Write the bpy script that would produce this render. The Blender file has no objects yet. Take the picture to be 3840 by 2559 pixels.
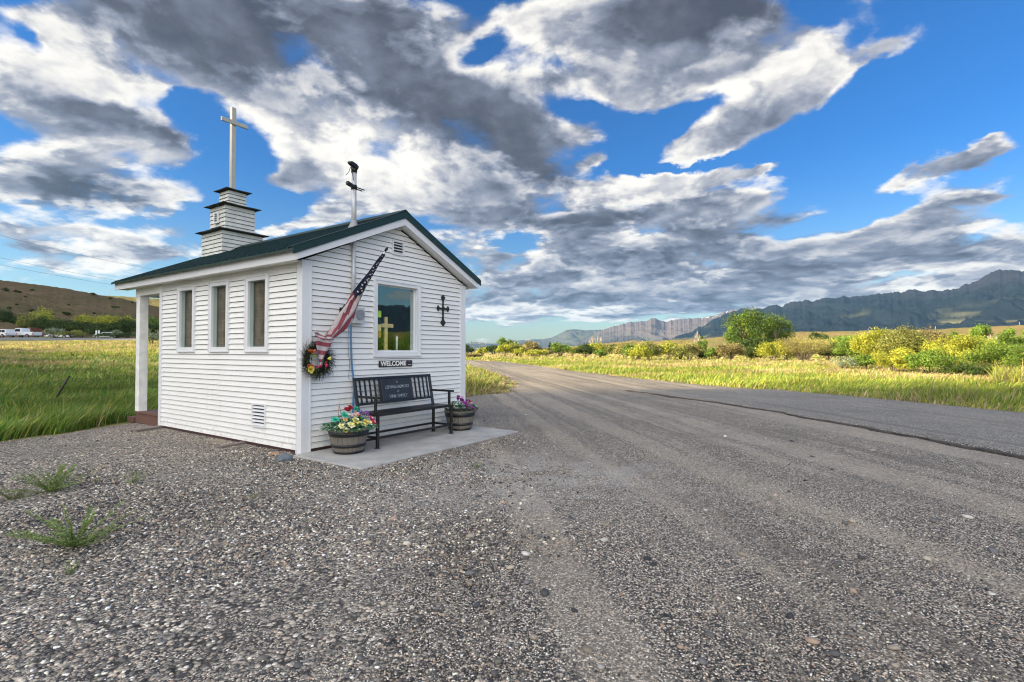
import bpy, math, random
import numpy as np
from mathutils import Vector, Matrix

SC = bpy.context.scene
COL = SC.collection
R = math.radians

# ------------------------------------------------------------------ camera
CAM_H = 1.35
cam_d = bpy.data.cameras.new("camera")
cam = bpy.data.objects.new("camera", cam_d)
COL.objects.link(cam)
cam.location = (0, 0, CAM_H)
cam.rotation_euler = (R(90 + 1.09), 0, 0)
cam_d.sensor_width = 36
cam_d.lens = 36 * 1915 / 3840
cam_d.clip_start = 0.05
cam_d.clip_end = 60000
SC.camera = cam

# ------------------------------------------------------------------ sun direction, shared by lamp and sky
SUN_K = 0.30                      # sun stands to the left and a little behind the camera
SUN_TAN = 0.300                  # rise per metre along -x
sun_dir = Vector((-1, -SUN_K, SUN_TAN)).normalized()
SUN_EL = math.asin(sun_dir.z)
SUN_AZ = math.atan2(sun_dir.x, sun_dir.y)   # clockwise from +y
sun_d = bpy.data.lights.new("sun", 'SUN')
sun_d.energy = 5.0
sun_d.angle = R(0.5)
sun_d.color = (1.0, 0.82, 0.50)
sun = bpy.data.objects.new("sun", sun_d)
COL.objects.link(sun)
sun.rotation_euler = (-sun_dir).to_track_quat('-Z', 'Y').to_euler()
sun.location = (-30, -10, 30)

SC.view_settings.view_transform = 'Standard'
SC.view_settings.look = 'None'
SC.view_settings.exposure = 1.55
SC.view_settings.gamma = 1.0
SC.view_settings.use_curve_mapping = False
try:
    SC.cycles.use_denoising = True
    SC.cycles.denoising_prefilter = 'ACCURATE'
    SC.cycles.denoising_quality = 'HIGH'
    SC.cycles.pixel_filter_type = 'BLACKMAN_HARRIS'
    SC.cycles.filter_width = 1.15
    SC.cycles.max_bounces = 6
    SC.cycles.diffuse_bounces = 3
    SC.cycles.glossy_bounces = 3
    SC.cycles.transparent_max_bounces = 16
    SC.cycles.volume_bounces = 0
    SC.cycles.sample_clamp_indirect = 4
except Exception:
    pass

# ------------------------------------------------------------------ node expression helper
class NT:
    def __init__(s, tree):
        s.t = tree; s.n = tree.nodes; s.l = tree.links
    def node(s, typ, **kw):
        n = s.n.new(typ)
        for k, v in kw.items(): setattr(n, k, v)
        return n
    def put(s, sock, v):
        if isinstance(v, X): s.l.new(v.o, sock)
        elif hasattr(v, 'is_output'): s.l.new(v, sock)
        else: sock.default_value = v
    def m(s, op, a, b=0.0, c=0.0, clamp=False):
        n = s.node('ShaderNodeMath', operation=op, use_clamp=clamp)
        s.put(n.inputs[0], a); s.put(n.inputs[1], b); s.put(n.inputs[2], c)
        return X(s, n.outputs[0])
    def noise(s, vec, scale, detail=4, rough=.5, dist=0., lac=2.0, col=False, dim='3D', typ='FBM'):
        n = s.node('ShaderNodeTexNoise', noise_dimensions=dim)
        n.noise_type = typ
        s.put(n.inputs['Vector'], vec); n.inputs['Scale'].default_value = scale
        n.inputs['Detail'].default_value = detail; n.inputs['Roughness'].default_value = rough
        n.inputs['Distortion'].default_value = dist; n.inputs['Lacunarity'].default_value = lac
        return X(s, n.outputs['Color' if col else 0])
    def vor(s, vec, scale, feat='F1', out='Distance', rand=1.0):
        n = s.node('ShaderNodeTexVoronoi', feature=feat)
        s.put(n.inputs['Vector'], vec); n.inputs['Scale'].default_value = scale
        n.inputs['Randomness'].default_value = rand
        return X(s, n.outputs[out])
    def xyz(s, v):
        n = s.node('ShaderNodeSeparateXYZ'); s.put(n.inputs[0], v)
        return [X(s, o) for o in n.outputs]
    def vec(s, a, b, c):
        n = s.node('ShaderNodeCombineXYZ')
        for i, q in enumerate((a, b, c)): s.put(n.inputs[i], q)
        return X(s, n.outputs[0])
    def ramp(s, fac, stops, interp='LINEAR'):
        n = s.node('ShaderNodeValToRGB'); s.put(n.inputs[0], fac)
        cr = n.color_ramp; cr.interpolation = interp
        while len(cr.elements) < len(stops): cr.elements.new(.5)
        for e, (p, c) in zip(cr.elements, stops):
            e.position = p
            e.color = (*c, 1) if len(c) == 3 else c
        return X(s, n.outputs[0])
    def mix(s, f, a, b, mode='MIX'):
        n = s.node('ShaderNodeMix', data_type='RGBA', blend_type=mode)
        s.put(n.inputs[0], f)
        for i, q in ((6, a), (7, b)):
            if isinstance(q, tuple) and len(q) == 3: q = (*q, 1)
            s.put(n.inputs[i], q)
        return X(s, n.outputs[2])
    def ss(s, v, a, b):
        n = s.node('ShaderNodeMapRange', interpolation_type='SMOOTHSTEP')
        s.put(n.inputs[0], v); n.inputs[1].default_value = a; n.inputs[2].default_value = b
        return X(s, n.outputs[0])
    def bump(s, h, strength=.5, dist=.01):
        n = s.node('ShaderNodeBump'); s.put(n.inputs['Height'], h)
        n.inputs['Strength'].default_value = strength; n.inputs['Distance'].default_value = dist
        return X(s, n.outputs[0])
class X:
    def __init__(s, nt, o): s.nt = nt; s.o = o
    def __add__(s, b): return s.nt.m('ADD', s, b)
    __radd__ = __add__
    def __mul__(s, b): return s.nt.m('MULTIPLY', s, b)
    __rmul__ = __mul__
    def __sub__(s, b): return s.nt.m('SUBTRACT', s, b)
    def __rsub__(s, b): return s.nt.m('SUBTRACT', b, s)
    def __truediv__(s, b): return s.nt.m('DIVIDE', s, b)
    def __rtruediv__(s, b): return s.nt.m('DIVIDE', b, s)
    def __pow__(s, b): return s.nt.m('POWER', s, b)

# ------------------------------------------------------------------ sky with clouds (world shader, function of direction only)
W = bpy.data.worlds.new("World"); SC.world = W; W.use_nodes = True
W.cycles.sampling_method = 'MANUAL'
W.cycles.sample_map_resolution = 1024
nt = NT(W.node_tree); nt.n.clear()
out = nt.node('ShaderNodeOutputWorld')
sky = nt.node('ShaderNodeTexSky', sky_type='NISHITA')
sky.sun_disc = False; sky.sun_elevation = SUN_EL; sky.sun_rotation = SUN_AZ
sky.air_density = 1.0; sky.dust_density = 0.6; sky.ozone_density = 2.0
dirv = X(nt, nt.node('ShaderNodeTexCoord').outputs['Generated'])
dx, dy, dz = nt.xyz(dirv)
zc = nt.m('MAXIMUM', dz, 0.0)
# cloud deck: the direction meets a flat layer, so puffs shrink towards the horizon
inv = 1.0 / (zc + 0.30)
px, py = dx * inv, dy * inv
P = nt.vec(px, py, nt.m('EXPONENT', zc * -8.0) * 1.5)
wx = nt.noise(P, 1.3, 3, .5, col=True)
wsub = nt.node('ShaderNodeVectorMath', operation='MULTIPLY_ADD')
nt.put(wsub.inputs[0], wx); wsub.inputs[1].default_value = (.26, .26, .26); nt.put(wsub.inputs[2], P)
PW = X(nt, wsub.outputs[0])
def shifted(v, off):
    n = nt.node('ShaderNodeVectorMath', operation='ADD'); nt.put(n.inputs[0], v); n.inputs[1].default_value = off
    return X(nt, n.outputs[0])
NZ = lambda v: nt.noise(v, 3.7, 9, .53) + (nt.noise(v, 13.0, 5, .58) - .5) * .13
n1 = NZ(PW)
up = nt.node('ShaderNodeVectorMath', operation='MULTIPLY_ADD')
nt.put(up.inputs[0], PW); up.inputs[1].default_value = (.955, .955, 1); up.inputs[2].default_value = (-.018, -.006, 0)
n2 = NZ(X(nt, up.outputs[0]))
front = nt.ss(dy, .03, .15)
sdy = nt.m('MAXIMUM', dy, .05)
gx, gz = dx / sdy, dz / sdy
gxw = gx + (nt.noise(PW, 4.0, 5, .6) - .5) * .12
gzw = gz + (nt.noise(shifted(PW, (5, 3, 0)), 4.0, 5, .6) - .5) * (nt.m('MAXIMUM', nt.m('MINIMUM', gz * 3.0, 1.0), .12) * .10)
def blobs(L):
    tot = None
    for x, y, rx, ry, rot, w in L:
        cx_, cz_ = (x - 1176.5) / 1173.4, (806 - y) / 1173.4
        rx /= 1173.4; ry /= 1173.4
        c, s_ = math.cos(R(rot)), math.sin(R(rot))
        ax, az = gxw - cx_, gzw - cz_
        u = ax * (c / rx) + az * (s_ / rx)
        v = az * (c / ry) - ax * (s_ / ry)
        d2 = u * u + v * v
        g = nt.m('POWER', 0.42, d2)
        tot = g * w if tot is None else tot + g * w
    return tot * front
# cloud groups: centre and radii as slopes (x/y, z/y) of the view direction about north
cover = [(480,60,420,100,-8,1.4),(330,130,180,45,-14,1.2),(720,190,340,85,-18,1.6),(900,130,200,80,-20,1.2),(1000,250,260,90,-28,1.2),(1160,370,120,100,-15,1.2),(900,380,210,80,-20,1.0),(1060,470,150,60,-10,.9),(700,30,300,60,0,.9),
 (110,150,190,80,10,1.1),(230,290,230,50,-12,1.1),(120,370,220,45,0,1.0),(330,330,120,35,-20,.8),(230,440,280,48,-6,1.2),(150,530,270,26,-2,1.0),(330,575,120,15,0,.8),(60,560,80,14,0,.6),
 (1600,30,280,75,-4,1.5),(1390,140,130,60,-25,1.0),(1440,220,80,45,-20,.9),(1560,170,170,55,15,1.1),(1720,110,110,50,15,.9),(1280,50,90,35,10,.8),(1270,180,60,28,10,.8),(1110,45,130,45,10,1.1),
 (1590,325,95,30,14,1.4),(1720,265,130,46,30,1.6),(1850,205,100,40,25,1.5),(2010,115,110,28,30,1.5),(1915,110,34,55,-14,1.2),(1870,60,30,40,-30,.6),
 (1330,440,140,24,4,1.3),(1560,415,220,22,8,1.2),(1750,392,60,10,14,1.1),(1700,465,160,38,12,1.4),(1450,500,260,30,4,1.2),(1650,530,250,22,6,1.1),(1290,500,90,40,0,.8),
 (1480,575,300,28,2,1.2),(1850,560,260,26,6,1.2),(2180,520,200,30,14,1.2),(2100,590,320,34,3,1.4),(1650,630,420,22,1,1.1),(1300,610,110,28,0,1.1),(2250,640,200,16,4,.9),(1400,690,360,22,0,1.3),(1850,675,300,18,-3,1.2),(1260,728,190,12,0,1.0),(1500,655,300,20,0,1.2),(1150,690,100,14,0,.9),(1700,715,200,10,-2,.7),(1300,640,160,16,0,1.0),
 (2110,392,85,42,20,2.2),(2250,345,80,28,20,2.0),(2290,305,30,10,20,.8),(2180,462,90,26,20,1.4),(2280,440,60,10,10,.7),(650,415,75,26,20,1.3),(700,520,85,18,4,1.2),(745,483,40,14,0,1.0),(1165,610,60,30,-5,1.3),(620,530,40,12,0,.6),(40,25,70,22,0,.8),(130,75,50,22,-30,.9),(1340,310,60,24,-10,.8),(1365,370,35,12,0,.9),(1490,400,20,6,0,.8),(1560,370,40,8,10,.8),(2160,220,26,6,5,1.0),
 (540,330,80,50,-20,-1.3),(440,250,50,24,-20,-.6),(75,70,80,22,-30,-.95),(1105,125,95,34,35,-1.1),(1010,150,40,20,0,-.3),(1330,250,40,22,20,-.9),(1500,290,80,30,15,-1.0),(2250,180,240,110,15,-1.5),(2000,330,190,60,18,-1.4),(1650,370,160,12,10,-1.2),(1850,430,90,20,5,-.6),(1480,345,45,40,0,-.5),(1620,230,110,22,25,-.8),(1000,620,200,50,0,-.3),(1180,550,60,30,0,-.8),(2020,480,110,28,20,-1.2),(1880,20,60,40,0,-1.0),(560,470,120,40,0,-.8),(900,560,60,60,0,-.3),(1250,350,40,60,0,-.4),(400,510,60,14,0,-.4),(1450,755,400,16,0,-.7),(200,640,220,20,0,-.4)]
dark = [(330,60,300,70,-16,.9),(760,80,360,80,-10,1.3),(960,210,270,70,-28,1.5),(1200,350,95,95,0,1.1),(290,250,160,26,-6,.9),(360,300,100,14,-14,.7),(200,430,260,36,-5,1.1),(1600,30,220,50,0,1.7),(1760,130,80,22,20,.7),(1480,70,80,40,0,.6),
 (1350,500,170,26,3,1.2),(1650,535,230,18,10,.9),(1500,585,180,14,3,.7),(2000,605,400,16,2,.6),(1850,540,140,16,6,1.2),(1700,640,420,10,0,.6),(1350,690,260,8,0,.6),(1900,290,60,16,40,.7),(1130,460,90,50,0,.5),(2240,375,60,14,10,.6),(1160,640,60,10,0,.5),(2250,560,160,18,6,.8),
 (150,150,120,50,0,-.8),(230,340,160,24,-6,-.7),(800,300,180,50,-22,-.7),(900,420,190,44,-22,-.6),(200,520,230,22,0,-.6),(1450,425,260,14,6,-.7),(1400,650,150,14,0,-.5),(1700,262,150,30,28,-.4)]
cov = blobs(cover); dk = blobs(dark)
back = 1.0 - nt.ss(dy * .87 + dx * .49, -.50, .12)
lowfill = nt.ss(1.0 - zc, .76, .93) * (1.0 - nt.ss(1.0 - zc, .955, .985) * .8)
base = nt.m('MINIMUM', cov, 1.2) * .40 + back * .36 + lowfill * .09 - .085
dens = (n1 - .5) * 1.9 + base
thr = 0.0
d = dens - thr
alpha = nt.ss(d, -.03, .26)
thick = nt.ss(d, .12, .62)
lit = nt.ss(n1 - n2, -.06, .08)        # brighter on the side that faces the sun
shade = (1.0 - thick * .55) * (.47 + lit * .66) - nt.m('MAXIMUM', nt.m('MINIMUM', dk, 1.15), -.8) * .33
lump = nt.noise(PW, 7.0, 6, .56)
shade = nt.m('ADD', shade, (lump - .5) * 1.15)
shade = nt.m('MAXIMUM', shade, (lump - .5) * .9 + (n1 - .5) * .5 + .10)
shade = nt.m('ADD', shade, back * .22)
ccol = nt.ramp(shade, [(0.0, (.085, .095, .135)), (.12, (.125, .135, .175)), (.26, (.20, .225, .30)), (.42, (.34, .37, .46)), (.62, (.66, .66, .69)), (.82, (.98, .95, .90)), (1.0, (1.15, 1.10, 1.02))])
# the unseen sky behind the viewer is boosted to light walls and ground
strength = 0.325 + back * .82
bgsky = nt.node('ShaderNodeBackground'); nt.put(bgsky.inputs[0], nt.mix(1.0, X(nt, sky.outputs[0]), nt.mix(nt.ss(dz, .0, .35), (.86, .98, 1.0), (.20, .66, 1.20)), 'MULTIPLY')); bgsky.inputs[1].default_value = 0.055
bgcl = nt.node('ShaderNodeBackground'); nt.put(bgcl.inputs[0], ccol); nt.put(bgcl.inputs[1], strength)
mixs = nt.node('ShaderNodeMixShader')
nt.put(mixs.inputs[0], alpha * nt.ss(dz, -.01, .03))
nt.l.new(bgsky.outputs[0], mixs.inputs[1]); nt.l.new(bgcl.outputs[0], mixs.inputs[2])
nt.l.new(mixs.outputs[0], out.inputs[0])

# ------------------------------------------------------------------ materials
def new_mat(name):
    m = bpy.data.materials.new(name); m.use_nodes = True
    t = NT(m.node_tree); t.n.clear()
    o = t.node('ShaderNodeOutputMaterial')
    b = t.node('ShaderNodeBsdfPrincipled')
    t.l.new(b.outputs[0], o.inputs[0])
    return m, t, b, o
MATS = {}
def mat(name, col, rough=.6, metal=0., var=.12, scale=6., bump=0., bscale=40., spec=.5, stretch=None, dirt=None, dirt_amt=0.):
    if name in MATS: return MATS[name]
    m, t, b, o = new_mat(name)
    co = X(t, t.node('ShaderNodeTexCoord').outputs['Object'])
    if stretch:
        n = t.node('ShaderNodeMapping'); n.inputs['Scale'].default_value = stretch; t.put(n.inputs[0], co); co = X(t, n.outputs[0])
    nz = t.noise(co, scale, 5, .6)
    c = t.mix(t.ss(nz, .3, .7), tuple(q * (1 - var) for q in col), tuple(min(1, q * (1 + var)) for q in col))
    if dirt:
        c = t.mix(t.ss(t.noise(co, scale * .45, 6, .7), .55, .8) * dirt_amt, c, dirt)
    t.put(b.inputs['Base Color'], c)
    b.inputs['Roughness'].default_value = rough; b.inputs['Metallic'].default_value = metal
    b.inputs['Specular IOR Level'].default_value = spec
    if bump:
        t.put(b.inputs['Normal'], t.bump(t.noise(co, bscale, 4, .6), bump, .01))
    MATS[name] = m
    return m
def attr_mat(name, rough=.7, trans=0., spec=.3, sat=1.):
    """base colour stored on the mesh (each leaf, blade or stone has its own)"""
    if name in MATS: return MATS[name]
    m, t, b, o = new_mat(name)
    a = t.node('ShaderNodeAttribute', attribute_name='Col')
    t.l.new(a.outputs['Color'], b.inputs['Base Color'])
    b.inputs['Roughness'].default_value = rough
    b.inputs['Specular IOR Level'].default_value = spec
    if trans:
        tr = t.node('ShaderNodeBsdfTranslucent'); t.l.new(a.outputs['Color'], tr.inputs[0])
        mx = t.node('ShaderNodeMixShader'); mx.inputs[0].default_value = trans
        t.l.new(b.outputs[0], mx.inputs[1]); t.l.new(tr.outputs[0], mx.inputs[2]); t.l.new(mx.outputs[0], o.inputs[0])
    MATS[name] = m
    return m

# ------------------------------------------------------------------ mesh builder
class MB:
    def __init__(s): s.v = []; s.f = []; s.mi = []; s.sm = []; s.mat = 0; s.smooth = False
    def face(s, *idx): s.f.append(idx); s.mi.append(s.mat); s.sm.append(s.smooth)
    def poly(s, pts):
        k = len(s.v); s.v += [tuple(p) for p in pts]; s.face(*range(k, k + len(pts)))
    def box(s, x0, x1, y0, y1, z0, z1, M=None):
        k = len(s.v)
        P = [(x0,y0,z0),(x1,y0,z0),(x1,y1,z0),(x0,y1,z0),(x0,y0,z1),(x1,y0,z1),(x1,y1,z1),(x0,y1,z1)]
        if M is not None: P = [tuple(M @ Vector(p)) for p in P]
        s.v += P
        for q in ((3,2,1,0),(4,5,6,7),(0,1,5,4),(1,2,6,5),(2,3,7,6),(3,0,4,7)): s.face(*(k + i for i in q))
        return s
    def bbox(s, x0, x1, y0, y1, z0, z1, c=.005, M=None):
        """box with chamfered vertical and horizontal edges along its long axis"""
        L = (x1 - x0, y1 - y0, z1 - z0); ax = L.index(max(L))
        o = [i for i in range(3) if i != ax]
        lo, hi = (x0, y0, z0), (x1, y1, z1)
        a0, a1, b0, b1 = lo[o[0]], hi[o[0]], lo[o[1]], hi[o[1]]
        c = min(c, (a1 - a0) * .4, (b1 - b0) * .4)
        sec = [(a0+c,b0),(a1-c,b0),(a1,b0+c),(a1,b1-c),(a1-c,b1),(a0+c,b1),(a0,b1-c),(a0,b0+c)]
        rings = []
        for w in (lo[ax], hi[ax]):
            r = []
            for p, q in sec:
                v = [0, 0, 0]; v[ax] = w; v[o[0]] = p; v[o[1]] = q
                if M is not None: v = M @ Vector(v)
                r.append(tuple(v))
            rings.append(r)
        s.loft(rings, cap=True, flip=(ax == 1))
        return s
    def loft(s, rings, cap=True, flip=False, closed=True):
        k = len(s.v); n = len(rings[0])
        for r in rings: s.v += [tuple(p) for p in r]
        for i in range(len(rings) - 1):
            for j in range(n if closed else n - 1):
                a, b = k + i * n + j, k + i * n + (j + 1) % n
                q = (a, b, b + n, a + n)
                s.face(*(q[::-1] if flip else q))
        if cap:
            sm = s.smooth; s.smooth = False
            q = tuple(k + j for j in range(n)); s.face(*(q if flip else q[::-1]))
            q = tuple(k + (len(rings) - 1) * n + j for j in range(n)); s.face(*(q[::-1] if flip else q))
            s.smooth = sm
    def tube(s, pts, rad, n=8, cap=True):
        pts = [Vector(p) for p in pts]
        if not hasattr(rad, '__len__'): rad = [rad] * len(pts)
        rings = []; up = None
        for i, p in enumerate(pts):
            t = (pts[min(i + 1, len(pts) - 1)] - pts[max(i - 1, 0)]).normalized()
            if up is None:
                up = t.orthogonal().normalized()
            else:
                up = (up - t * up.dot(t)).normalized()
            b = t.cross(up)
            rings.append([p + (up * math.cos(a) + b * math.sin(a)) * rad[i] for a in [2 * math.pi * j / n for j in range(n)]])
        sm = s.smooth; s.smooth = True; s.loft(rings, cap); s.smooth = sm
        return s
    def lathe(s, prof, n=24, c=(0, 0, 0), cap=True):
        rings = [[(c[0] + r * math.cos(2*math.pi*j/n), c[1] + r * math.sin(2*math.pi*j/n), c[2] + z) for j in range(n)] for r, z in prof]
        sm = s.smooth; s.smooth = True; s.loft(rings, cap); s.smooth = sm
        return s
    def prism(s, outline, y0, y1, axis='y'):
        """outline in (x,z) extruded along y, or (y,z) along x, or (x,y) along z"""
        def mk(p, w):
            if axis == 'y': return (p[0], w, p[1])
            if axis == 'x': return (w, p[0], p[1])
            return (p[0], p[1], w)
        k = len(s.v); n = len(outline)
        s.v += [mk(p, y0) for p in outline] + [mk(p, y1) for p in outline]
        s.face(*range(k, k + n)); s.face(*range(k + 2 * n - 1, k + n - 1, -1))
        for j in range(n):
            a, b = k + j, k + (j + 1) % n
            s.face(a, a + n, b + n, b)
        return s
    def build(s, name, mats, parent=None, fixn=True):
        me = bpy.data.meshes.new(name)
        me.from_pydata(s.v, [], s.f)
        if not isinstance(mats, (list, tuple)): mats = [mats]
        for m in mats: me.materials.append(m)
        me.polygons.foreach_set('material_index', s.mi)
        me.polygons.foreach_set('use_smooth', s.sm)
        if fixn:
            import bmesh
            bm = bmesh.new(); bm.from_mesh(me); bmesh.ops.recalc_face_normals(bm, faces=bm.faces); bm.to_mesh(me); bm.free()
        me.update()
        o = bpy.data.objects.new(name, me); COL.objects.link(o)
        if parent: o.parent = parent
        return o

def np_mesh(name, verts, faces, material, parent=None, col=None, smooth=False):
    """verts (n,3); faces (m,k) all of one size; col (n,3) per vertex"""
    me = bpy.data.meshes.new(name)
    verts = np.ascontiguousarray(verts, dtype=np.float32); faces = np.ascontiguousarray(faces, dtype=np.int32)
    m, k = faces.shape
    me.vertices.add(len(verts)); me.vertices.foreach_set('co', verts.ravel())
    me.loops.add(m * k); me.loops.foreach_set('vertex_index', faces.ravel())
    me.polygons.add(m); me.polygons.foreach_set('loop_start', np.arange(0, m * k, k, dtype=np.int32))
    me.polygons.foreach_set('use_smooth', np.full(m, smooth))
    if col is not None:
        a = me.color_attributes.new('Col', 'FLOAT_COLOR', 'POINT')
        c4 = np.ones((len(verts), 4), dtype=np.float32); c4[:, :3] = col
        a.data.foreach_set('color', c4.ravel())
    me.update(calc_edges=True)
    me.materials.append(material)
    o = bpy.data.objects.new(name, me); COL.objects.link(o)
    if parent: o.parent = parent
    return o

def tag(o, label=None, cat=None, group=None, kind=None):
    if label: o['label'] = label
    if cat: o['category'] = cat
    if group: o['group'] = group
    if kind: o['kind'] = kind
    return o
def thing(name, label, cat, loc=(0, 0, 0), rotz=0., group=None):
    o = bpy.data.objects.new(name, None); COL.objects.link(o)
    o.empty_display_size = .2
    o.location = loc; o.rotation_euler = (0, 0, rotz)
    return tag(o, label, cat, group)
def copy_tree(root):
    c = root.copy(); COL.objects.link(c)
    for ch in list(root.children):
        d = ch.copy(); COL.objects.link(d); d.parent = c
        for g in list(ch.children):
            e = g.copy(); COL.objects.link(e); e.parent = d
    return c
def text_mesh(name, body, size, material, parent, M, bold=0., extrude=.002, sx=1., align='CENTER'):
    cu = bpy.data.curves.new('lettering', 'FONT'); cu.body = body; cu.size = size
    cu.align_x = align; cu.align_y = 'CENTER'; cu.extrude = extrude; cu.offset = bold
    tmp = bpy.data.objects.new('lettering', cu); COL.objects.link(tmp)
    dg = bpy.context.evaluated_depsgraph_get()
    me = bpy.data.meshes.new_from_object(tmp.evaluated_get(dg))
    bpy.data.objects.remove(tmp)
    me.transform(Matrix.Diagonal((sx, 1, 1, 1))); me.transform(M)
    me.materials.clear(); me.materials.append(material)
    o = bpy.data.objects.new(name, me); COL.objects.link(o)
    if parent: o.parent = parent
    return o

# ------------------------------------------------------------------ numpy noise
def _hash(ix, iy, seed):
    h = (ix.astype(np.int64) * 374761393 + iy.astype(np.int64) * 668265263 + seed * 974634777) & 0xffffffff
    h = ((h ^ (h >> 13)) * 1274126177) & 0xffffffff
    h = h ^ (h >> 16)
    return (h & 0xffffff) / float(0xffffff)
def vnoise(x, y, seed=0):
    ix, iy = np.floor(x), np.floor(y); fx, fy = x - ix, y - iy
    fx = fx * fx * fx * (fx * (fx * 6 - 15) + 10); fy = fy * fy * fy * (fy * (fy * 6 - 15) + 10)
    a, b = _hash(ix, iy, seed), _hash(ix + 1, iy, seed)
    c, d = _hash(ix, iy + 1, seed), _hash(ix + 1, iy + 1, seed)
    return (a + (b - a) * fx) * (1 - fy) + (c + (d - c) * fx) * fy
def fbm(x, y, oct=5, seed=0, ridged=False, gain=.5):
    t = 0; a = 1; tot = 0
    for i in range(oct):
        n = vnoise(x, y, seed + i * 17)
        if ridged: n = 1 - np.abs(n * 2 - 1)
        t = t + n * a; tot += a; a *= gain; x = x * 2.03 + 11.3; y = y * 2.03 + 7.7
    return t / tot
def sstep(x, a, b):
    t = np.clip((x - a) / (b - a), 0, 1); return t * t * (3 - 2 * t)

# ------------------------------------------------------------------ terrain
def ground_z(x, y):
    x = np.asarray(x, dtype=float); y = np.asarray(y, dtype=float)
    left = sstep(-x / np.maximum(y, 1.), .25, .62)
    rise = .052 * np.clip(y - 24, 0, 75)
    rise = np.where(y > 99, rise + .012 * np.clip(y - 99, 0, 120), rise)
    far = 1 - sstep(y, 300, 700)
    # a shallow ditch and field roughness beyond the gravel and the road
    off = np.maximum(sstep(-x, 8.5, 13), sstep(x, 15, 22))
    rough = (fbm(x * .12, y * .12, 4, 3) - .5) * .35 * np.maximum(off, sstep(y, 60, 110) * .3)
    verge = -.10 * np.exp(-((x + 9.5) / 1.4) ** 2) * (y < 14)
    return left * rise * far + rough * far + verge

tcoord = np.sinh(np.linspace(-8.2, 8.2, 521)) ; tcoord = tcoord / tcoord.max()
gxs = tcoord * 9000
gys = np.concatenate([-np.geomspace(9000, 6, 60), np.linspace(-5, 60, 131), np.geomspace(61, 9000, 230)])
gxs = np.concatenate([-np.geomspace(9000, 31, 170), np.linspace(-30, 30, 121), np.geomspace(31, 9000, 170)])
GX, GY = np.meshgrid(gxs, gys)
GZ = ground_z(GX, GY)
nx, ny = len(gxs), len(gys)
ii = (np.arange(ny - 1)[:, None] * nx + np.arange(nx - 1)[None, :]).ravel()
gf = np.stack([ii, ii + 1, ii + nx + 1, ii + nx], 1)
m, t, b, o = new_mat('field_soil_and_grass')
co = X(t, t.node('ShaderNodeTexCoord').outputs['Object'])
big = t.noise(co, .035, 5, .6); mid = t.noise(co, .35, 6, .65); fine = t.noise(co, 9, 5, .7)
c = t.mix(t.ss(big, .40, .60), (.30, .26, .12), (.19, .21, .06))
c = t.mix(t.ss(mid, .35, .7) * .7, c, (.29, .25, .13))
c = t.mix(t.ss(fine, .45, .75) * .35, c, (.08, .09, .035))
t.put(b.inputs['Base Color'], c); b.inputs['Roughness'].default_value = 1; b.inputs['Specular IOR Level'].default_value = .1
t.put(b.inputs['Normal'], t.bump(fine + mid * 2, .6, .15))
g = np_mesh('ground', np.stack([GX.ravel(), GY.ravel(), GZ.ravel()], 1), gf, m, smooth=True)
tag(g, kind='structure')

def poly_sheet(name, left, right, z, material, n=None, crown=0., noise=0., step=.35, edge=.0, skirt=.04):
    """a strip between two polylines of equal length: resampled, laid z above the ground"""
    L, Rr = [np.array(q, float) for q in (left, right)]
    def resamp(P, N):
        d = np.r_[0, np.cumsum(np.hypot(*np.diff(P, axis=0).T))]; s = np.linspace(0, d[-1], N)
        # smooth with a cubic-ish kernel
        x = np.interp(s, d, P[:, 0]); y = np.interp(s, d, P[:, 1])
        k = max(1, int(N * .02)); ker = np.ones(2 * k + 1) / (2 * k + 1)
        xs = np.convolve(np.pad(x, k, 'edge'), ker, 'valid'); ys = np.convolve(np.pad(y, k, 'edge'), ker, 'valid')
        xs[0], ys[0], xs[-1], ys[-1] = x[0], y[0], x[-1], y[-1]
        return np.stack([xs, ys], 1)
    N = n or 200; M_ = 60
    A, B = resamp(L, N), resamp(Rr, N)
    u = np.linspace(0, 1, M_)[None, :, None]
    # ragged edges
    dirn = B - A; w = np.hypot(*dirn.T)[:, None]; dn = dirn / np.maximum(w, 1e-6)
    ja = (fbm(A[:, 0] * 1.7, A[:, 1] * 1.7, 4, 5) - .5)[:, None] * edge; jb = (fbm(B[:, 0] * 1.7, B[:, 1] * 1.7, 4, 9) - .5)[:, None] * edge
    A = A + dn * ja; B = B + dn * jb
    G = A[:, None] * (1 - u) + B[:, None] * u
    x, y = G[..., 0], G[..., 1]
    zz = ground_z(x, y) + z + crown * (1 - (2 * u[..., 0] - 1) ** 2)
    zz[:, 0] -= skirt; zz[:, -1] -= skirt; zz[0] -= skirt; zz[-1] -= skirt
    if noise: zz = zz + (fbm(x * .9, y * .9, 4, 21) - .5) * noise
    i2 = (np.arange(N - 1)[:, None] * M_ + np.arange(M_ - 1)[None, :]).ravel()
    f = np.stack([i2, i2 + 1, i2 + M_ + 1, i2 + M_], 1)
    o = np_mesh(name, np.stack([x.ravel(), y.ravel(), zz.ravel()], 1), f, material, smooth=True)
    return tag(o, kind='structure')

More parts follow.
